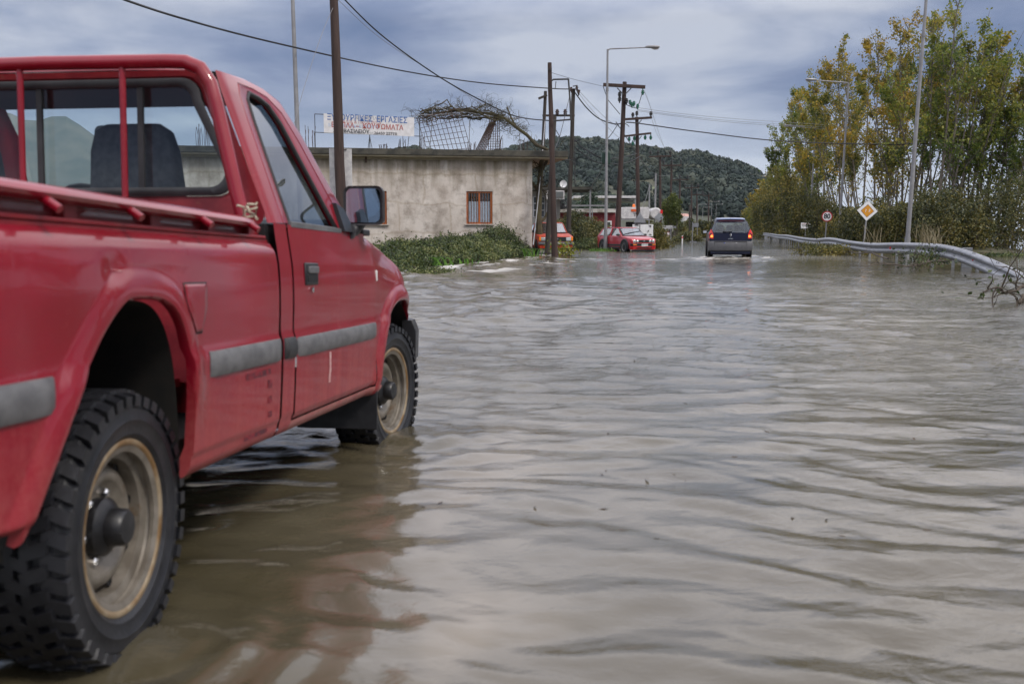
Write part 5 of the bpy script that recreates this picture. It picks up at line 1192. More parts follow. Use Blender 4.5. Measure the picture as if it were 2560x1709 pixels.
# small distant signs left of the van
def small(name, x0, x1, y0, y1, Y, m, label, cat='sign', legs=2, txt=None, tm=None):
    o = empty(name, (at((x0+x1)/2, 0, Y).x, Y, 0), label=label, cat=cat); a, b = at(x0, y1, Y)-o.location, at(x1, y0, Y)-o.location
    MB().box((0, 0, (a.z+b.z)/2), (b.x-a.x, .05, b.z-a.z)).build('panel', m, o, bevel=.01)
    for x in ([-.3, .3] if legs == 2 else [0]): MB().tube([(x*(b.x-a.x)*1.1, .06, -.4), (x*(b.x-a.x)*1.1, .06, (a.z+b.z)/2)], .045, 6).build('leg', M_pole, o)
    if txt: text(txt, (b.z-a.z)*.85, tm or M_white, o, (0, -.04, (a.z+b.z)/2), (R_(90), 0, 0), 'lettering', .004, 1.1, 'CENTER', .01)
    return o
small('name_board', 1669, 1691, 564, 572, 96, M_whiteold, 'small white rectangular board on posts under the yellow tree', txt='ΠΛΑΤΑΝΟΣ', tm=M_gh)
small('banner', 1661, 1683, 580, 589, 84, mat('banner_red', (.28, .02, .03), rough=.6), 'small dark red banner with white letters at the road edge', 'banner', txt='ZONE')
ar = small('direction_sign', 1742, 1758, 558, 567.5, 120, M_steel, 'grey arrow shaped direction sign seen from behind on two legs')
small('low_wall_board', 1657, 1682, 590, 598, 88, M_whiteold, 'low white block under the dark red banner', 'barrier', legs=1)
o = empty('marker_post', (at(1706, 595, 98).x, 98, 0), label='tiny white and red marker post at the left road edge', cat='marker post'); MB().box((0, 0, .3), (.12, .05, .8)).build('post', M_white, o); MB().box((0, -.03, .52), (.10, .02, .15)).build('reflector', M_redl, o)
o = empty('metal_post', (at(1731, 580, 105).x, 105, 0), label='short thin grey post at the left road edge near the blue van', cat='post'); MB().tube([(0, 0, -.2), (0, 0, 2.1)], .05, 6).box((0.1, 0, .02), (.7, .3, .12)).build('shaft', M_pole, o)
# ---------------------------------------------------------------- cars
def rrect(hw0, hw1, z0, z1, rb=.06, rt=.10, n=4):
    """cross-section loop (y, z): half width hw0 at the bottom, hw1 at the top"""
    P = []
    for (sx, zz, a0, r, hw) in ((1, z0, -90, rb, hw0), (1, z1, 0, rt, hw1), (-1, z1, 90, rt, hw1), (-1, z0, 180, rb, hw0)):
        cy = sx*(hw-r); cz = zz+(r if zz == z0 else -r)
        for k in range(n): a = R_(a0+90*k/(n-1)); P.append((cy+r*math.cos(a), cz+r*math.sin(a)))
    return P
def car_wheel(parent, x, y, R, W, rimm, sg, spokes=0):
    wq = empty('wheel', parent=parent); wq.location = (x, y, R)
    MB().lathe([(R*.62, -W/2), (R*.9, -W/2), (R, -W*.35), (R, W*.35), (R*.9, W/2), (R*.62, W/2)], 'Y', n=28).build('tyre', M_tyre, wq)
    B = MB(); B.lathe([(R*.62, sg*W*.5), (R*.66, sg*W*.52), (R*.60, sg*W*.45), (R*.55, sg*W*.25), (R*.18, sg*W*.30), (R*.15, sg*W*.40), (0, sg*W*.42)], 'Y', n=24)
    for k in range(spokes):
        a = 6.283*k/spokes; B.box((math.cos(a)*R*.36, sg*W*.33, math.sin(a)*R*.36), (R*.36, .02, .02), Matrix.Rotation(-a, 3, 'Y'))
    B.build('rim', rimm, wq)
def wl(z, z0, z1, a, b): return a+(b-a)*(z-z0)/(z1-z0)
G_car = glass('car_glass', (.5, .54, .57), .14, ior=1.6)
G_carL = glass('car_glass_clear', (.72, .76, .78), .20, ior=1.6)
# red square hatchback
M_hb = mat('hatchback_red', (.42, .012, .03), (.36, .01, .02), scale=2, rough=.3, coat=.6); M_hbd = mat('hatchback_lower_red', (.55, .008, .012), rough=.35, coat=.3)
def hatchback(p, name, label, cat, loc, rz, mp, mlow, four=True, hub=M_chrome):
    o = empty(name, loc, rz, label=label, cat=cat); hw = .82
    # x forward; lower body stations
    st = [(-1.98, .72, .32, .62), (-1.93, .78, .26, .88), (-1.75, .82, .22, .92), (-.9, .83, .20, .93), (.55, .83, .20, .94), (.75, .83, .20, .93), (1.2, .82, .20, .89), (1.75, .80, .22, .80), (1.88, .78, .24, .76), (1.93, .74, .30, .70)]
    MB().loft([[(x, y, z) for y, z in rrect(w-.03, w, z0, z1, .05, .07)] for x, w, z0, z1 in st]).build('body', mp, o, smooth=45)
    # cabin
    cs = [(-1.93, .70, .88), (-1.62, .66, 1.30), (-1.45, .62, 1.385), (-.9, .61, 1.405), (.0, .61, 1.40), (.22, .615, 1.37), (.40, .66, 1.22), (.92, .74, .90)]
    shell([[(x, y, z) for y, z in ((-hwb(x, .78), .86), (-wt, zt-.05), (-wt+.04, zt), (wt-.04, zt), (wt, zt-.05), (hwb(x, .78), .86))] for x, wt, zt in cs], {(0, 2), (5, 2), (6, 2)}|{(i, k) for i in (1, 2, 3, 4, 5) for k in (0, 4)}, 'cabin', mp, o)
    interior(o, -1.8, .85, .74, .945)
    for sg in (1, -1):
        MB().box((-.40, sg*.715, 1.14), (.10, .035, .46), Matrix.Rotation(sg*R_(18), 3, 'X')).build('pillar', mp, o, smooth=0)
        MB().poly([(-1.95, sg*.785, .87), (-1.62, sg*.76, .95), (-1.45, sg*.66, 1.26), (-1.45, sg*.62, 1.35), (-1.62, sg*.66, 1.25)], (0, -sg*.015, 0)).build('pillar', mp, o, smooth=0); MB().poly([(.95, sg*.78, .87), (.74, sg*.775, .93), (.35, sg*.66, 1.27), (.22, sg*.62, 1.33), (.40, sg*.665, 1.22)], (0, -sg*.015, 0)).build('pillar', mp, o, smooth=0)
    return o
def shell(st, skip, name, m, o, smooth=35):
    n = len(st[0]); V = np.array(st, float).reshape(-1, 3)
    F = [(i*n+k, i*n+(k+1) % n, (i+1)*n+(k+1) % n, (i+1)*n+k) for i in range(len(st)-1) for k in range(n-1) if (i, k) not in skip]
    return MB().add(V, F).build(name, m, o, smooth=smooth, solid=.012)
def hwb(x, w): return w
def interior(o, x0, x1, hw, z):
    MB().box(((x0+x1)/2, 0, z), (x1-x0, hw*2, .02)).build('interior_floor', M_int, o, smooth=0)
def add_glass(o, polys, m, name='window', off=.004):
    for P in polys:
        P = [Vector(p) for p in P]; nrm = (P[1]-P[0]).cross(P[2]-P[0]).normalized(); c = sum(P, Vector())/len(P)
        if nrm.dot(c-Vector((0, 0, .6))) < 0: nrm = -nrm
        MB().poly([p+nrm*off for p in P], nrm*.004).build(name, m, o, smooth=0)
HBL = (at(1571, 0, 56.5).x+.05, 56.7, -.06); 
HB = hatchback(None, 'red_hatchback', 'parked red square hatchback with four round headlights beside the pale lamp post', 'car', HBL, R_(-90+24), M_hb, M_hbd)
for sg in (1, -1):
    k = lambda x, z: (x, sg*(.78+(.615-.78)*(z-.86)/(1.36-.86)), z)
    add_glass(HB, [[k(-.35, .93), k(.72, .93), k(.34, 1.27), k(.20, 1.33), k(-.30, 1.335)], [k(-1.62, .95), k(-.45, .93), k(-.40, 1.335), k(-1.32, 1.31), k(-1.45, 1.25)]], G_carL, 'side_window', .012)
    MB().box((-.2, sg*.832, .42), (2.9, .02, .10)).box((-.3, sg*.832, .27), (2.0, .02, .09)).build('side_trim', M_black, HB, bevel=.005)
    for x in (-1.2, 1.22):
        MB().tube([(x+.40*math.cos(a), sg*.81, .33+.40*math.sin(a)) for a in np.linspace(-.3, 3.44, 13)], .045, 6).build('wheel_arch', M_black, HB)
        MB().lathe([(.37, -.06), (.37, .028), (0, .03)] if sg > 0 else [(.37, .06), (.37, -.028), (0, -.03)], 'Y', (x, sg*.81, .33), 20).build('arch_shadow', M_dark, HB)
        car_wheel(HB, x, sg*.76, .30, .19, mat('silver_spokes', (.35, .34, .33), rough=.35, metal=.8), sg, 10)
    MB().box((.62, sg*.88, .98), (.10, .17, .12)).build('wing_mirror', M_black, HB, bevel=.02)
w4 = lambda x, z, y: (x, y, z)
add_glass(HB, [[(.88, -.66, .935), (.88, .66, .935), (.33, .56, 1.31), (.33, -.56, 1.31)]], G_carL, 'windscreen', .03)
add_glass(HB, [[(-1.86, -.62, .96), (-1.86, .62, .96), (-1.60, .55, 1.29), (-1.60, -.55, 1.29)]], G_car, 'rear_window', .02)
for sg in (1, -1): MB().tube([(.91, sg*.70, .92), (.30, sg*.60, 1.34)], .022, 6).build('windscreen_seal', M_black, HB)
MB().tube([(.30, -.60, 1.34), (.30, .60, 1.34)], .018, 6).tube([(.91, -.70, .925), (.91, .70, .925)], .02, 6).tube([(.92, -.5, .93), (.84, -.05, .97)], .012, 5).tube([(.92, .1, .93), (.84, .5, .97)], .012, 5).build('wiper', M_black, HB)
MB().box((1.915, 0, .63), (.06, 1.30, .16)).build('grille', M_dark, HB, bevel=.01)
MB().tube([(1.95, -.62, .545), (1.95, .62, .545)], .012, 6).build('grille_strip', M_hbd, HB)
for y, r in ((-.60, .088), (-.40, .074), (.40, .074), (.60, .088)): 
    h = MB().lathe([(0, .02), (r*.7, .015), (r, 0), (r, -.04)], 'X', (1.955, y, .63), 20).build('headlight', mat('headlight_glass', (.75, .76, .76), rough=.12, metal=.6), HB)
    MB().lathe([(r*.45, .022), (r*.3, .03), (0, .03)], 'X', (1.955, y, .63), 12).build('bulb', M_iron, h)
MB().lathe([(.055, 0), (.062, .012), (.050, .012)], 'X', (1.95, 0, .63), 20).tube([(1.962, -.035, .665), (1.962, -.012, .60), (1.962, 0, .625), (1.962, .012, .60), (1.962, .035, .665)], .006, 5).tube([(1.962, -.018, .672), (1.962, 0, .64), (1.962, .018, .672)], .006, 5).build('emblem', M_chrome, HB)
MB().loft([[(x, s*w, z) for x, z in ((1.85, .36), (1.98+dx, .37), (2.0+dx, .50), (1.85, .52))] for s, w, dx in ((-1, .82, -.12), (-1, .70, 0), (0, 0, .04), (1, .70, 0), (1, .82, -.12))]).build('bumper', M_black, HB, bevel=.01)
MB().loft([[(x, s*w, z) for x, z in ((1.80, .18), (1.93+dx, .19), (1.99+dx, .365), (1.85, .37))] for s, w, dx in ((-1, .80, -.10), (-1, .68, 0), (0, 0, .03), (1, .68, 0), (1, .80, -.10))]).build('front_apron', M_hbd, HB, bevel=.008)
MB().box((2.0, 0, .275), (.04, .95, .055)).build('air_slot', M_dark, HB)
MB().box((1.86, 0, .13), (.10, 1.4, .09)).build('spoiler_lip', M_black, HB, bevel=.01)
for y in (-.60, .60): MB().box((1.99, y, .45), (.05, .22, .05)).build('indicator', M_amb, HB, bevel=.008)
pl = MB().box((2.05, 0, .43), (.012, .42, .12)).build('number_plate', M_white, HB, bevel=.004); text('YHY 4954', .10, M_dark, HB, (2.059, 0, .43), (R_(90), 0, R_(90)), 'lettering', .001, 1, 'CENTER', .002)
for y in (-.35, .35): MB().box((-.1, y, .93), (.15, .45, .55)).build('seat', M_seat, HB, bevel=.05)
# old orange red van-like saloon behind the poles
M_og = mat('faded_orange_red', (.44, .045, .014), (.36, .03, .012), scale=4, rough=.5, c3=(.42, .30, .22), s3=14, lo3=.56, hi3=.66)
OB = empty('orange_car', (at(1381, 0, 46).x-.05, 46.6, .12), R_(-90+6), label='old faded orange red car with peeling bonnet parked behind the wooden pole', cat='car')
st_ = [(-2.0, .74, .32, .85), (-1.8, .80, .24, .92), (.3, .81, .22, .93), (.75, .81, .22, .90), (1.35, .80, .23, .84), (1.85, .78, .26, .80), (1.95, .75, .33, .75)]
MB().loft([[(x, y, z) for y, z in rrect(w-.03, w, z0, z1, .05, .06)] for x, w, z0, z1 in st_]).build('body', M_og, OB, smooth=45)
shell([[(x, y, z) for y, z in ((-.76, .86), (-wt, zt-.05), (-wt+.04, zt), (wt-.04, zt), (wt, zt-.05), (.76, .86))] for x, wt, zt in ((-1.9, .68, .92), (-1.45, .62, 1.36), (-.2, .62, 1.41), (.12, .62, 1.38), (.72, .72, .90))], {(0, 2), (3, 2), (1, 0), (1, 4), (2, 0), (2, 4)}, 'cabin', M_og, OB)
interior(OB, -1.7, .7, .73, .935)
for sg in (1, -1): MB().box((-.45, sg*.70, 1.14), (.10, .035, .46), Matrix.Rotation(sg*R_(17), 3, 'X')).build('pillar', M_og, OB, smooth=0)
add_glass(OB, [[(.70, -.64, .94), (.70, .64, .94), (.17, .55, 1.335), (.17, -.55, 1.335)]], glass('dusty_windscreen', (.5, .5, .5), .30, .15), 'windscreen', .02)
for sg in (1, -1):
    k = lambda x, z: (x, sg*(.76+(.62-.76)*(z-.86)/(1.33-.86)), z)
    add_glass(OB, [[k(-.40, .93), k(.52, .93), k(.10, 1.30), k(-.36, 1.31)], [k(-1.55, .94), k(-.50, .93), k(-.46, 1.31), k(-1.30, 1.29)]], G_carL, 'side_window', .012)
    MB().box((.55, sg*.86, .99), (.08, .14, .12)).build('wing_mirror', M_black, OB, bevel=.02)
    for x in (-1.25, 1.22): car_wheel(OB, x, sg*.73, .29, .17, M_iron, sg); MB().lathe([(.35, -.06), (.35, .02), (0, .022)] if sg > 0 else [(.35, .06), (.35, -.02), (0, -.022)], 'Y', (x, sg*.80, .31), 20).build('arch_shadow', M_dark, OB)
MB().box((1.94, 0, .645), (.06, 1.50, .20)).build('grille', M_dark, OB, bevel=.01)
for y in (-.56, .56):
    MB().box((1.975, y, .65), (.03, .22, .15)).build('headlight', mat('old_headlight', (.65, .66, .66), rough=.15, metal=.5), OB, bevel=.02); MB().box((1.96, y*1.28, .66), (.06, .09, .17)).build('indicator', M_amb, OB, bevel=.01)
MB().box((1.98, 0, .66), (.02, .20, .03)).build('badge', M_chrome, OB)
MB().box((2.02, 0, .46), (.10, 1.62, .12)).build('bumper', M_mould, OB, bevel=.03); MB().box((1.95, 0, .32), (.08, 1.48, .14)).build('front_apron', mat('orange_apron', (.62, .05, .01), rough=.5), OB, bevel=.02)
MB().box((2.075, -.05, .45), (.01, .40, .11)).build('number_plate', M_white, OB); text('ΙΥ 8603', .10, M_dark, OB, (2.084, -.05, .45), (R_(90), 0, R_(90)), 'lettering', .001, 1, 'CENTER', .002)
# dark blue people carrier, rear view
M_nv = mat('navy_paint', (.003, .004, .019), (.004, .0055, .026), scale=2, rough=.3, coat=.3, spec=.3); M_gb = mat('grey_bumper', (.07, .07, .075), (.09, .09, .095), scale=8, rough=.55)
VB = empty('blue_van', ((1827-1280)/FPX*42.6, 43.4, .03), R_(90-9.2), label='dark blue people carrier driving away through the flood with lit brake lights', cat='car')
# x forward, rear at x=-2.1
st_ = [(-2.10, .80, .34, .70), (-2.08, .86, .30, 1.02), (-1.9, .89, .25, 1.06), (-1.0, .90, .22, 1.08), (.8, .90, .22, 1.05), (1.4, .89, .24, .95), (2.0, .82, .28, .72), (2.12, .7, .34, .58)]
MB().loft([[(x, y, z) for y, z in rrect(w-.05, w, z0, z1, .08, .10)] for x, w, z0, z1 in st_]).build('body', M_nv, VB, smooth=50)
cs = [(-2.06, .83, .60, .98), (-1.93, .84, .66, 1.42), (-1.82, .85, .655, 1.56), (-1.5, .86, .66, 1.62), (-.5, .86, .67, 1.64), (.3, .86, .66, 1.60), (.75, .86, .68, 1.42), (1.5, .86, .78, .98)]
def vloop(x, wb, wt, zt):
    hi = zt > 1.1; e = .04 if x < -1.85 or x > .5 else .10
    return [(x, y, z) for y, z in ((-wb, .95), (-wb+.01, .96), (-wt, zt-.09 if hi else zt-.01), (-wt+e, zt), (0, zt+.015), (wt-e, zt), (wt, zt-.09 if hi else zt-.01), (wb-.01, .96), (wb, .95))]
shell([vloop(*c) for c in cs], {(0, 3), (0, 4), (5, 3), (5, 4), (6, 3), (6, 4)}|{(i, k) for i in (2, 3, 4) for k in (1, 6)}, 'cabin', M_nv, VB, 50)
interior(VB, -1.95, 1.3, .82, 1.0)
for sg in (1, -1):
    for x in (-.84, .13): MB().box((x, sg*.765, 1.26), (.09, .03, .56), Matrix.Rotation(sg*R_(20), 3, 'X')).build('pillar', M_nv, VB, smooth=0)
MB().loft([[(x, y, zt+.012+.015*(1-(y/.6)**2)) for y in np.linspace(-.58, .58, 9)] for x, zt in ((-1.86, 1.56), (-1.5, 1.625), (-.5, 1.645), (.3, 1.605))], cap=False, closed=False).build('roof_sheen_panel', mat('roof_sky_sheen', (.10, .13, .24), rough=.18, coat=1.0), VB, solid=.01)  # sky reflection on the navy roof, put into a paler colour
rwp = [(-2.075, -.68, 1.035), (-2.075, .68, 1.035), (-2.03, .76, 1.15), (-1.955, .66, 1.40), (-1.90, .58, 1.47), (-1.90, -.58, 1.47), (-1.955, -.66, 1.40), (-2.03, -.76, 1.15)]
MB().poly([(x-.012, y, z) for x, y, z in rwp], (-.004, 0, 0)).build('rear_window', glass('privacy_glass', (.66, .74, .78), .05, ior=1.5), VB, smooth=0)
for x, y in ((-1.15, -.42), (-1.15, .38), (-1.15, 0), (.0, -.38), (.0, .38)): MB().box((x, y, 1.22), (.10, .27, .26)).box((x, y, 1.03), (.14, .44, .2)).build('seat', M_int, VB, bevel=.06)
M_tl = mat('tail_lamp_red', (.55, .012, .012), rough=.15, coat=.5); M_lit = mat('lit_brake_lamp', (1, .28, .04), emit=1.5)
for sg in (1, -1):
    P = [(-2.085, sg*.70, .78), (-2.06, sg*.86, .80), (-1.99, sg*.885, 1.00), (-1.98, sg*.80, 1.18), (-2.03, sg*.745, 1.10), (-2.08, sg*.70, .95)]
    t_ = MB().poly([(x-.02, y, z) for x, y, z in P], (-.02, 0, 0)).build('tail_light', M_tl, VB, smooth=0, bevel=.006)
    MB().box((-2.118, sg*.765, .885), (.02, .095, .095)).build('lit_lamp', M_lit, t_, bevel=.02)
    MB().box((-2.16, sg*.70, .455), (.02, .09, .045)).build('reflector', M_redl, VB, bevel=.008)
    MB().loft([[(.72+dx, sg*(.95+y*.10), 1.06+z*.075) for y, z in ((-1, -1), (1, -1), (1.1, .6), (.6, 1), (-.8, 1), (-1, .6))] for dx in (-.06, .05)]).tube([(.75, sg*.80, 1.0), (.72, sg*.90, 1.02)], .03, 6).build('wing_mirror', M_black, VB, bevel=.02)
    MB().box((.655, sg*.96, 1.06), (.006, .15, .10)).build('mirror_glass', M_chrome, VB)
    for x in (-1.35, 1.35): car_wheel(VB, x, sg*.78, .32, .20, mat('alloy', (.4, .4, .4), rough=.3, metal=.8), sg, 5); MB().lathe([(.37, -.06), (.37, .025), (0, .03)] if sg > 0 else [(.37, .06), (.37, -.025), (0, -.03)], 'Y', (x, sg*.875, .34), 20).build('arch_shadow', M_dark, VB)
    k = lambda x, z: (x, sg*(.86+(.66-.86)*(z-.98)/(1.52-.98)+.0), z)
    add_glass(VB, [[k(-1.80, 1.06), k(-.9, 1.06), k(-.86, 1.50), k(-1.62, 1.48)], [k(-.82, 1.06), k(.1, 1.06), k(.06, 1.51), k(-.80, 1.51)], [k(.16, 1.06), k(1.15, 1.05), k(.62, 1.40), k(.12, 1.50)]], G_car, 'side_window', .02)
lo = []
for s, w, dx in ((-1, .90, .35), (-1, .885, .03), (-1, .72, -.03), (0, 0, -.07), (1, .72, -.03), (1, .885, .03), (1, .90, .35)):
    lo.append([(-2.10+dx+a, s*w, z) for a, z in ((.06, .27), (-.03, .30), (-.05, .42), (-.04, .60), (.0, .685), (.10, .69), (.10, .27))])
MB().loft(lo).build('bumper', M_gb, VB, smooth=50)
MB().box((-2.178, 0, .665), (.012, 1.30, .022)).box((-2.165, -.655, .53), (.03, .012, .26)).box((-2.165, .655, .53), (.03, .012, .26)).box((-2.165, 0, .40), (.03, 1.30, .012)).build('panel_gap', M_dark, VB, smooth=0)
MB().loft([[(x, y, z) for x, z in ((-2.06, .12), (-2.11, .16), (-2.10, .29), (-2.0, .29))] for y in (-.80, .80)]).build('rear_apron', M_nv, VB, bevel=.02)
MB().box((-1.2, 0, .22), (1.6, 1.5, .12)).build('underbody', M_well, VB)
MB().box((-2.185, -.0, .565), (.012, .54, .115)).build('number_plate', M_white, VB, bevel=.004); MB().box((-2.193, .245, .565), (.006, .05, .115)).build('plate_band', mat('eu_blue', (.02, .06, .4), rough=.4), VB, smooth=0)
text('WF EL 805', .115, M_dark, VB, (-2.194, -.02, .565), (R_(90), 0, R_(-90)), 'lettering', .001, .86, 'CENTER', .003)
B = MB(); B.tube([(-2.10, 0, .985), (-2.105, .034, .93), (-2.11, 0, .875), (-2.105, -.034, .93), (-2.10, 0, .985)], .013, 6); B.build('emblem', M_chrome, VB)
text('CYTEC', .05, M_chrome, VB, (-2.115, 0, .78), (R_(90), 0, R_(-90)), 'lettering', .001, 1.3, 'CENTER', .001)
MB().tube([(-2.10, .02, 1.075), (-2.115, -.30+.62, 1.07)], .014, 6).box((-2.10, .0, 1.06), (.03, .10, .03)).build('wiper', M_black, VB)
MB().box((-1.93, 0, 1.515), (.03, 1.0, .03)).build('high_brake_lamp', mat('dim_red', (.08, .005, .01), rough=.3), VB)
MB().tube([(-1.75, 0, 1.60), (-1.80, 0, 1.82)], .006, 5).build('antenna', M_black, VB)
# ---------------------------------------------------------------- vegetation
def leafmat(name, cols, scale=.35, trans=.35, rough=.6): return mat(name, cols[0], island=cols, scale=scale, rough=rough, trans=trans)
LM_pop = leafmat('poplar_leaves', [(.05, .08, .016), (.12, .145, .025), (.20, .20, .03), (.32, .26, .035), (.45, .30, .03)], .22, .45)
LM_popg = leafmat('poplar_leaves_green', [(.055, .095, .018), (.12, .165, .028), (.21, .235, .038), (.33, .28, .045)], .25, .5)
LM_popy = leafmat('poplar_leaves_yellow', [(.06, .08, .015), (.14, .14, .022), (.27, .20, .022), (.42, .27, .02)], .22, .4)
LM_thk = leafmat('thicket_leaves', [(.03, .04, .012), (.085, .09, .02), (.17, .15, .03), (.28, .21, .04)], .30, .3)
LM_dk = leafmat('dark_thicket_leaves', [(.02, .03, .011), (.055, .065, .02), (.115, .11, .028), (.20, .16, .035)], .3, .3)
LM_weed = leafmat('bramble_leaves', [(.012, .022, .007), (.035, .060, .014), (.085, .11, .028), (.19, .20, .07)], .8, .25)
LM_olv = leafmat('olive_shrub_leaves', [(0.024, 0.033, 0.012), (0.060, 0.069, 0.021), (0.120, 0.117, 0.033), (0.180, 0.150, 0.045)], .6, .2)
LM_grn = leafmat('fresh_green', [(0.044, 0.110, 0.013), (0.088, 0.198, 0.022), (0.143, 0.275, 0.033)], .5, .3)
LM_yel = leafmat('yellow_leaves', [(0.099, 0.132, 0.013), (0.198, 0.220, 0.022), (0.308, 0.286, 0.033)], .5, .3)
LM_dry = leafmat('dry_reed', [(0.096, 0.078, 0.036), (0.168, 0.138, 0.072), (0.240, 0.204, 0.120)], .5, .2)
M_bark = mat('grey_bark', (.09, .075, .06), (.15, .13, .105), scale=1.2, rough=.9)
M_twig = mat('twig_bark', (.05, .038, .028), (.09, .07, .05), scale=2, rough=.9)
def poplar(px, H, Y, wid, seed, mt, label, stems=7, leafn=5200, ls=.21, lean=0.0, low=.22, group='poplars beyond the guard rail', base_px=None, name='poplar'):
    rg = np.random.default_rng(seed); bx = ((base_px or px)-1280)/FPX*Y
    o = empty(name, (bx, Y, 0), label=label, cat='tree', group=group); B = MB(); P = []; topx = (px-1280)/FPX*Y-bx
    for s in range(stems):
        a = rg.uniform(0, 6.28); f = math.sqrt((s+.3)/stems); h = H*(1-.34*f*f)*rg.uniform(.93, 1.0)
        sp_ = 1.7 if px > 2110 else 1.2; ex, ey = topx*h/H+sp_*wid*f*math.cos(a)+lean*h/H, 1.2*wid*f*math.sin(a); pts = []
        n = 9; off = rg.uniform(-.4, .4, 2)
        for k in range(n+1):
            t = k/n; pts.append(Vector((off[0]*(1-t)+ex*t**.85+.12*math.sin(t*7+a)*t, off[1]*(1-t)+ey*t**.85, -.3+(h+.3)*t)))
        r0 = .068*(1.3 if s == 0 else .8); B.tube(pts, [r0*(1-t*.9)+.012 for t in np.linspace(0, 1, n+1)], 6, cap=False)
        for k in range(int(h*2.0)):
            t = low+(1-low)*rg.uniform()**.75; i = min(n-1, int(t*n)); p0 = pts[i].lerp(pts[i+1], t*n-i)
            aa = rg.uniform(0, 6.28); L0 = rg.uniform(.9, 2.6)*(1.1-.5*t)*wid/2.6; up_ = rg.uniform(.5, 1.7)
            d = Vector((math.cos(aa), math.sin(aa), up_)).normalized(); p1 = p0+d*L0*.5+Vector((0, 0, .05)); p2 = p0+d*L0+Vector((0, 0, .25*L0))
            B.tube([p0, p1, p2], [.028*(1-t*.5), .016, .006], 4, cap=False)
            m_ = rg.poisson(leafn/(stems*h*2.0)*(0.35 if t < low+.18 else 1.15)*rg.gamma(.6)/.6)
            if m_:
                q_ = rg.beta(2.2, 1.1, m_); c = np.array(p0)[None]*(1-q_[:, None])+np.array(p2)[None]*q_[:, None]; P.append(c+rg.normal(0, .17, (m_, 3))*np.array([1, 1, .9]))
    B.build('trunk', M_bark, o, smooth=0)
    V, F = leaves_np(np.concatenate(P), ls, .7, rg=rg); fast('crown', V, F, mt, o); return o
HT = lambda py, Y: CAMH+(578-py)/FPX*Y
G_ = [ # px, py top, Y, width, material, label, lean
 (2335, 8, 62, 2.6, LM_popg, 'tallest poplar of the row, its tip level with the top of the thick lamp post'),
 (2275, 34, 66, 2.3, LM_pop, 'poplar just left of the thick lamp post with yellow patches near its top'),
 (2232, 52, 71, 2.3, LM_popy, 'golden poplar midway between the thick lamp post and the 80 sign lamp'),
 (2186, 92, 77, 2.4, LM_popy, 'yellowing poplar second right of the lamp post beside the 80 sign'),
 (2136, 112, 86, 2.8, LM_popy, 'golden brown poplar directly behind the head of the 80 sign lamp'),
 (2085, 146, 96, 3.0, LM_pop, 'mixed green and yellow poplar rising above the round 80 sign'),
 (2030, 188, 108, 3.4, LM_pop, 'olive poplar third from the left end of the tall row'),
 (1984, 240, 120, 3.0, LM_popg, 'green poplar second from the left end of the tall row'),
 (1948, 296, 130, 2.4, LM_popg, 'small green poplar at the left end of the tall row'),
 (2384, 50, 63, 2.3, LM_popg, 'dark green poplar just right of the tallest poplar'),
 (2424, 60, 65, 2.1, LM_pop, 'thin poplar with orange leaves at its tip, right of the thick lamp post'),
 (2462, 100, 63, 2.3, LM_popg, 'dense green poplar third from the right end of the row'),
 (2500, 150, 64, 2.3, LM_popg, 'wind bent green poplar second from the right end of the row'),
 (2545, 215, 62, 2.4, LM_popg, 'shorter wind bent poplar at the right edge of the picture')]
for i, (px, py, Y, wd, mt, lab) in enumerate(G_):
    poplar(px, HT(py, Y), Y, wd*1.0, 100+i, mt, lab, stems=8 if Y > 80 else 7, leafn=(5600 if mt is LM_popg else 6800) if Y < 90 else 9000, ls=.19 if Y < 90 else .24, lean=.0 if px < 2400 else .5, base_px=px-(px-2260)*.12)
for i, (x, y, h) in enumerate(((20.5, 26, 13), (18.0, 17, 12), (15.5, 7, 13), (13.5, -3, 12), (12.0, -13, 13))):
    o = poplar(2260, h, 62, 2.6, 700+i, LM_pop, ['poplar standing right of the picture, farthest of those outside the frame', 'second poplar outside the right edge of the picture', 'poplar beside the camera to the right', 'poplar behind the camera to the right', 'farthest back poplar behind the camera'][i], stems=6, leafn=5200, ls=.26, low=.02)
    o.location = (x, y, 0)
for y, lab in ((12, 'street lamp right of the camera outside the picture'), (-17, 'street lamp behind the camera outside the picture')):
    o = copy_tree(l0); o.location = (6.9/RC+y*RS/RC, y, -.1); o.rotation_euler = (0, 0, 0); tag(o, lab, 'street lamp', LG)
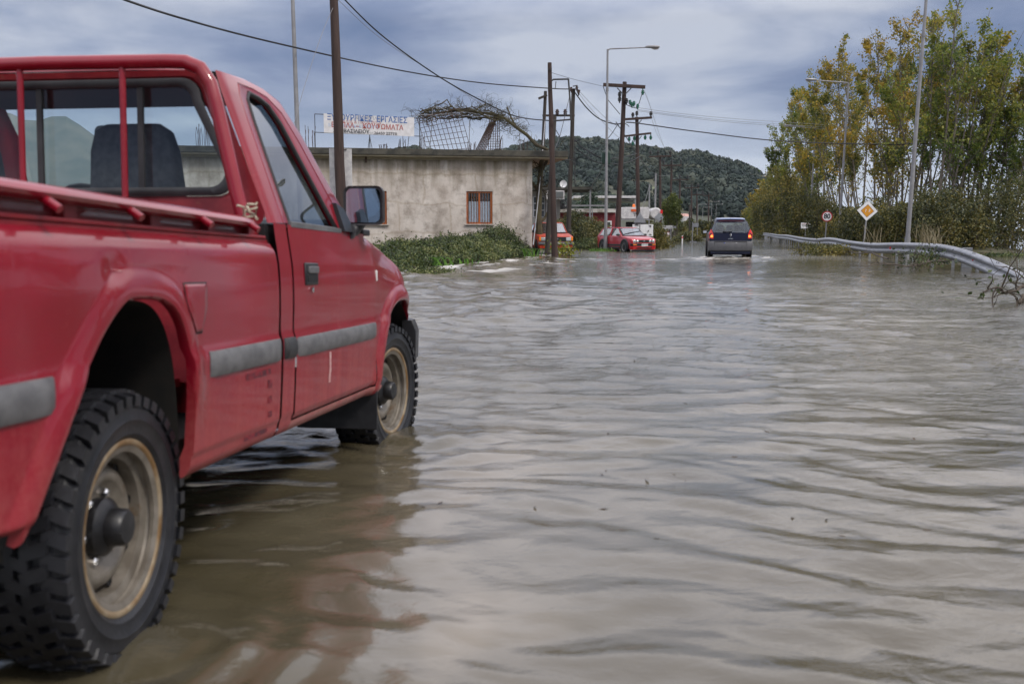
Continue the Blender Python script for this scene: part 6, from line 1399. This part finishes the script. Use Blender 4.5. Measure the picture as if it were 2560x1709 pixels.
def bush(name, px0, px1, pyt, Y, dep, mt, label, n=6000, ls=.12, zb=0., group=None, cat='bush', prof_=None, twigs=40, seed=0, shape=1.8, kind=None, clump=1.0):
    rg = np.random.default_rng(seed+500); a = at(px0, 0, Y).x; b = at(px1, 0, Y).x; zt = at(0, pyt, Y).z
    o = empty(name, ((a+b)/2, Y+dep/2, zb), label=label, cat=cat, group=group); w_ = b-a
    ncl = max(6, int(w_*dep*1.3*clump)+8); cx_ = rg.uniform(-.5, .5, ncl)*w_; cy_ = rg.uniform(-.5, .5, ncl)*dep
    hh = (zt-zb)*np.maximum(.25, 1-np.abs(cx_/(w_*.5))**shape*.7)*rg.uniform(.55, 1.0, ncl)
    if prof_: hh = np.array([at(0, np.interp((x+(a+b)/2)*FPX/Y+1280, [p[0] for p in prof_], [p[1] for p in prof_]), Y).z-zb for x in cx_])*rg.uniform(.45, 1.05, ncl)**1.0
    P = []; k = rg.integers(0, ncl, n); cr = .38*(1+.25*w_/8)
    u = rg.uniform(0, 1, n)**.75; P = np.stack([cx_[k]+rg.normal(0, cr, n)*(1.15-.6*u), cy_[k]+rg.normal(0, cr, n)*(1.1-.5*u), hh[k]*u+rg.normal(0, .05, n)], 1); P[:, 2] = np.maximum(P[:, 2], .02)
    V, F = leaves_np(P, ls, .65, rg=rg); fast('foliage', V, F, mt, o)
    B = MB()
    for j in range(twigs):
        q_ = rg.integers(0, ncl); p0 = Vector((cx_[q_], cy_[q_], 0)); p1 = p0+Vector((rg.normal(0, .3), rg.normal(0, .3), hh[q_]*rg.uniform(.7, 1.15)))
        B.tube([p0, p0.lerp(p1, .5)+Vector(rg.normal(0, .08, 3)), p1], [.018, .012, .004], 4, cap=False)
    B.build('stem', M_twig, o, smooth=0); return o
# thicket behind the guard rail: individually placed large shrubs
TP = [(1890, 520), (1905, 470), (1935, 430), (1975, 400), (2010, 440), (2060, 470), (2110, 505), (2150, 520), (2190, 512), (2220, 488), (2260, 505), (2310, 485), (2360, 480), (2400, 452), (2440, 470), (2480, 455), (2520, 435), (2600, 420)]
TH = [(1886, 1925, 300, 10, LM_popy, 14, .45, 'far yellow green tree clump at the end of the rail'), (1900, 1960, 215, 10, LM_pop, 12, .40, 'far olive tree clump behind the leaning thin lamp posts'),
      (1930, 1995, 150, 8, LM_thk, 0, .30, 'olive shrub mass left of the white notice'), (1975, 2050, 118, 7, LM_thk, 0, .26, 'olive brown shrub mass behind the white notice'), (2030, 2105, 95, 6, LM_thk, 0, .22, 'tall scrub behind the round 80 sign'),
      (2085, 2160, 76, 5, LM_dk, 0, .17, 'dark scrub between the 80 sign and the yellow diamond'), (2135, 2215, 66, 5, LM_thk, 0, .15, 'yellowish scrub behind the yellow diamond sign'), (2195, 2275, 58, 5, LM_dk, 0, .14, 'dark scrub just left of the thick lamp post'),
      (2255, 2345, 57, 5, LM_thk, 0, .14, 'yellow brown scrub right of the thick lamp post'), (2325, 2420, 55, 5, LM_dk, 0, .14, 'dark brown scrub behind the highest part of the rail'), (2400, 2500, 55, 5, LM_dk, 0, .15, 'very dark scrub near the right edge'), (2480, 2700, 55, 6, LM_dk, 0, .15, 'dark scrub at the right edge of the picture')]
for i, (a, b, Y, dep, mt, _, ls, lab) in enumerate(TH):
    pt = float(np.interp((a+b)/2, [p[0] for p in TP], [p[1] for p in TP]))
    bush('roadside_shrub', a, b, pt, Y, dep, mt, lab, n=int(13000), ls=ls, zb=-.05, group='shrubs behind the guard rail', cat='shrub', prof_=TP, seed=i, twigs=60, clump=1.4)
for i, (px, pyt, Y) in enumerate(((1912, 470, 250), (1924, 430, 190), (1898, 500, 330))):
    poplar(px, HT(pyt, Y), Y, 5, 300+i, LM_popy if i != 1 else LM_pop, ['far yellow green tree above the thin lamp posts', 'far olive tree at the left end of the tree row', 'farthest tree beside the stacked lamp heads'][i], stems=7, leafn=4200, ls=.5, low=.05)
def reeds(px, pyt, Y, n, label, wd=1.2, zb=0):
    rg = np.random.default_rng(int(px)); o = empty('reed_clump', (at(px, 0, Y).x, Y, zb), label=label, cat='reeds'); H = at(0, pyt, Y).z-zb; V = []; F = []
    for k in range(n):
        p = rg.normal(0, wd*.4, 2); h = H*rg.uniform(.5, 1); dx, dy = rg.normal(0, .35, 2)*h*.6; w_ = .03
        for i in range(4):
            t = i/3; V += [(p[0]+dx*t*t-w_*(1-t*.8), p[1]+dy*t*t, h*t*(1-.12*t)), (p[0]+dx*t*t+w_*(1-t*.8), p[1]+dy*t*t, h*t*(1-.12*t))]
        b = 8*k; F += [(b+2*i, b+2*i+1, b+2*i+3, b+2*i+2) for i in range(3)]
        L0 = rg.uniform(.3, .9)
        for _ in range(2):
            t = rg.uniform(.4, .9); c = np.array([p[0]+dx*t*t, p[1]+dy*t*t, h*t])
    fast('blades', np.array(V), np.array(F), LM_dry, o); return o
reeds(2355, 545, 53, 40, 'pale dry reeds behind the crest of the bent rail'); reeds(2335, 530, 54, 14, 'tall thin dry canes right of the thick lamp post', .6); reeds(2208, 545, 52, 18, 'pale bare stalks left of the thick lamp post', .8)
# bright green weeds
def wgrass(px, py, n, label, ls=.22, mt=LM_grn, z=.12, wd=.35, name='weed', Y=None, h=.4):
    p = ground(px, py, z) if Y is None else Vector((at(px, 0, Y).x, Y, z)); o = empty(name, p, label=label, cat='plant'); rg = np.random.default_rng(int(px*7)); V = []; F = []
    for k in range(n):
        q_ = rg.normal(0, wd*.5, 2)*np.array([1, .5]); dx, dy = rg.normal(0, .5, 2)*h; w_ = .022
        for i in range(4):
            t = i/3; V += [(q_[0]+dx*t-w_*(1-t*.9), q_[1]+dy*t, h*(1.6*t-1.0*t*t)), (q_[0]+dx*t+w_*(1-t*.9), q_[1]+dy*t, h*(1.6*t-1.0*t*t)+.01)]
        b = 8*k; F += [(b+2*i, b+2*i+1, b+2*i+3, b+2*i+2) for i in range(3)]
    fast('blades', np.array(V), np.array(F), mt, o); return o
# left bank thicket (brambles nobody could count)
def bank_thicket():
    rg = np.random.default_rng(9); n = 78000; y = rg.uniform(21.5, 50, n*2); off = rg.uniform(0, 1, n*2)**1.2*5.2
    x = bank_x(y)-.15-off; P_top = []
    # height profile as a real mound along the bank
    pxp = 1280+x/y*FPX; T = np.interp(pxp, [700, 850, 940, 1000, 1060, 1100, 1150, 1200, 1240, 1290, 1330, 1355, 1385], [650, 640, 624, 612, 612, 603, 598, 588, 575, 563, 553, 560, 598])
    hn = fbm(x*1.1, y*.9, 4, 55); zmx = CAMH+(578-T)/FPX*y-.12
    h = np.maximum(.08, zmx*(.55+.85*hn))*smooth(-.2, 1.5, off)+.06; h = np.where(pxp > 1392, .05, h)
    keep = rg.uniform(size=n*2) < .3+.7*smooth(.30, .55, fbm(x*1.3, y*1.3, 3, 66)); keep &= y < 43.6+.18*(x+8); x, y, h = x[keep][:n], y[keep][:n], h[keep][:n]
    z = .12+h*rg.uniform(.0, 1, len(x))**.55+.1*rg.normal(size=len(x))*.6
    # spiky shoots
    V, F = leaves_np(np.stack([x, y, z], 1), .095, .55, rg=rg)
    o = fast('bramble_thicket', V, F, LM_weed); tag(o, 'low tangled brambles and weeds covering the bank below the house', 'brambles', kind='stuff')
    B = MB()
    Vs, Fs = [], []
    P = []
    for k in range(900):
        i = rg.integers(0, len(x)); p0 = Vector((x[i], y[i], .15)); hgt = h[i]*rg.uniform(.9, 1.3)+.08; d = Vector((rg.normal(0, .35), rg.normal(0, .3), 1)).normalized(); p1 = p0+d*hgt
        B.tube([p0, p0.lerp(p1, .5)+Vector(rg.normal(0, .05, 3)), p1], [.010, .008, .003], 3, cap=False)
        for j in range(14): t = rg.uniform(.45, 1); P.append(np.array(p0.lerp(p1, t))+rg.normal(0, .05, 3))
    B.build('bramble_stalks', M_twig, o, smooth=0); V, F = leaves_np(np.array(P), .085, .5, rg=rg); fast('shoot_leaves', V, F, LM_weed, o)
bank_thicket()
wgrass(1100, 664, 16, 'bright green grass tuft at the water edge below the house', h=.38); wgrass(1068, 660, 10, 'small yellowish grass tuft beside the bright green tuft', mt=LM_yel, h=.3)
wgrass(1325, 642, 16, 'bright green weed at the bank end near the orange car', h=.5); wgrass(1166, 660, 8, 'tiny bright green weed on the middle of the bank', h=.25)
o = bush('leafy_sapling', 1398, 1424, 598, 43, .6, LM_yel, 'small bush with yellow green leaves at the foot of the bracket pole', n=260, ls=.13, zb=.1, twigs=10, seed=3)
bush('hedge', 1396, 1540, 536, 60, 4, LM_olv, 'big olive brown hedge between the orange car and the red hatchback', n=26000, ls=.12, zb=-.05, cat='hedge', prof_=[(1396, 545), (1420, 532), (1450, 530), (1480, 542), (1510, 545), (1540, 575)], seed=21, clump=1.6)
bush('shrub', 1440, 1512, 590, 58.6, 1.2, LM_grn if False else LM_weed, 'low green shrub at the foot of the olive hedge', n=3500, ls=.10, zb=-.05, seed=22)
bush('dark_bush', 1630, 1676, 548, 66, 3, LM_dk, 'dark green bush right of the red hatchback below the diamond sign', n=11000, ls=.12, zb=-.1, seed=23, cat='bush', shape=2.5, prof_=[(1628, 566), (1640, 550), (1655, 556), (1668, 575), (1680, 600)])
bush('grass_tuft', 1492, 1530, 621, 55.6, .8, LM_grn, 'green grass tuft at the foot of the pale lamp post', n=700, ls=.08, zb=-.05, cat='grass tuft', seed=24, twigs=4)
bush('yard_tree', 1445, 1512, 462, 78, 4, leafmat('cypress_green', [(0.009, 0.024, 0.011), (0.020, 0.050, 0.018), (0.039, 0.077, 0.028)], .4, .2), 'dark green feathery tree in the yard behind the canopy', n=15000, ls=.20, zb=.5, cat='tree', seed=25, shape=1.4)
# small yellow green tree and others down the left verge
poplar(1690, HT(495, 120), 120, 1.55, 401, leafmat('willow_leaves', [(0.055, 0.077, 0.013), (0.110, 0.132, 0.020), (0.187, 0.187, 0.028)], .3), 'small yellow green tree among the poles in the distance', stems=8, leafn=9000, ls=.20, low=.35, name='small_tree', group=None)
poplar(1664, HT(505, 122), 122, 1.2, 402, leafmat('willow_leaves', [(0.055, 0.077, 0.013), (0.110, 0.132, 0.020), (0.187, 0.187, 0.028)], .3), 'thin yellow green tree left of the small tree, above the dark bush', stems=6, leafn=5000, ls=.20, low=.35, name='small_tree', group=None)
for i, (a, b, pt, Y, mt, lab) in enumerate(((1700, 1735, 548, 150, LM_dk, 'dark shrub right of the small yellow tree'), (1722, 1760, 540, 165, LM_dk, 'dark conifer like shrub below the pink roofed house'), (1752, 1790, 545, 175, LM_dk, 'dark shrub just left of the blue van'), (1775, 1830, 553, 260, LM_dk, 'distant dark shrub row above the blue van roof'), (1700, 1770, 577, 112, LM_olv, 'brown dry scrub at the left road edge'), (1640, 1700, 578, 125, LM_olv, 'brown scrub behind the low white block'), (1590, 1650, 535, 110, LM_olv, 'olive scrub behind the lorry'), (1830, 1880, 556, 300, LM_dk, 'distant dark shrub between van and lamp row'))):
    bush('verge_shrub', a, b, pt, Y, 4, mt, lab, n=5200, ls=.22*Y/120, zb=.0, cat='shrub', seed=40+i, group='shrubs along the left verge')
# ---- debris branches
def branch(px, py, dpx, dpy, label, seed, z=.05, ln=2.6, leaves=None, Yend=None):
    a = ground(px, py, z); b = ground(dpx, dpy, z+.05); rg = np.random.default_rng(seed); o = empty('branch', a, label=label, cat='branch'); B = MB(); n = 10; pts = []
    for k in range(n+1): t = k/n; pts.append((b-a)*t+Vector((0, rg.normal(0, .05), .06*math.sin(t*9)+rg.normal(0, .02)+.06)))
    B.tube(pts, [.032*(1-.8*k/n)+.005 for k in range(n+1)], 6)
    for k in range(1, n):
        for j in range(1): twig(B, pts[k], (b-a).normalized()*.8+Vector((0, rg.normal(0, .5), rg.normal(.3, .5))), rg.uniform(.3, .9), .012, 1, rg, 0, 4, 2, .2)
    B.build('wood', M_twig, o, smooth=0)
    if leaves:
        c = pts[leaves[0]]; V, F = leaves_np(np.array(c)+rg.normal(0, 1, (leaves[1], 3))*np.array([.38, .25, .16])+np.array([0, 0, .15]), .09, .6, rg=rg); fast('leaf_clump', V, F, LM_weed, o)
branch(2376, 660, 2172, 672, 'long bare drift branch caught against the rail posts', 1, .12, leaves=(4, 350)); branch(2220, 650, 2085, 620, 'thin bare branch lying against the rail below the yellow diamond', 2, .15)
branch(2330, 655, 2275, 672, 'bushy drift branch with green leaves beneath the rail', 3, .1, leaves=(2, 240))
branch(2580, 728, 2455, 742, 'dark bare branch hooked on the sunken end of the rail', 4, .12, leaves=(6, 60)); branch(2565, 758, 2535, 762, 'short dark stick floating at the right edge', 5, -.02)
bush('drift_pile', 2040, 2200, 600, 47, 1.2, LM_thk, 'brown drift debris heaped under the rail left of the yellow diamond', n=2600, ls=.10, zb=-.1, cat='debris', seed=60, prof_=[(2040, 602), (2100, 613), (2180, 624), (2200, 630)])
bush('drift_pile', 900, 1110, 674, 26.2, .5, LM_weed, 'strip of drift twigs floating along the left bank foot', n=3500, ls=.06, zb=-.02, cat='debris', seed=61, prof_=[(900, 672), (1000, 672), (1110, 676)])
bush('drift_pile', 2540, 2640, 640, 45, 2, LM_weed, 'flat green floating weed mat beyond the rail at the right edge', n=1800, ls=.12, zb=0, cat='debris', seed=62, prof_=[(2500, 642), (2640, 640)])
rgf = np.random.default_rng(77); P = []
for k in range(260):
    y = float(np.exp(rgf.uniform(np.log(3.5), np.log(30)))); x = rgf.uniform(-.15, .5)*y; P.append((x, y, .012))
P = np.array(P); V, F = leaves_np(P, .045, .35, rg=rgf); V = V.reshape(-1, 4, 3); V[:, :, 2] = .010+(V[:, :, 2]-.012)*.25; V = V.reshape(-1, 3)
o = fast('floating_litter', V, F, LM_dry if False else M_twig); tag(o, 'tiny leaves and twigs drifting on the brown flood water', 'litter', kind='stuff')
# ---------------------------------------------------------------- air
HZ = MB().box((0, 1500, 148), (4200, 3400, 300)); o = HZ.build('haze', None, None, smooth=0) if False else None
hz = bpy.data.materials.new('haze_air'); hz.use_nodes = True; t = hz.node_tree; t.nodes.remove(t.nodes['Principled BSDF']); pv = t.nodes.new('ShaderNodeVolumePrincipled')
pv.inputs['Color'].default_value = (.75, .86, 1, 1); pv.inputs['Density'].default_value = .00005; t.links.new(pv.outputs[0], t.nodes['Material Output'].inputs['Volume'])
if USE_HAZE:
    o = MB().box((0, 1500, 149), (6000, 3400, 302)).build('haze', hz, None, smooth=0); tag(o, kind='stuff')
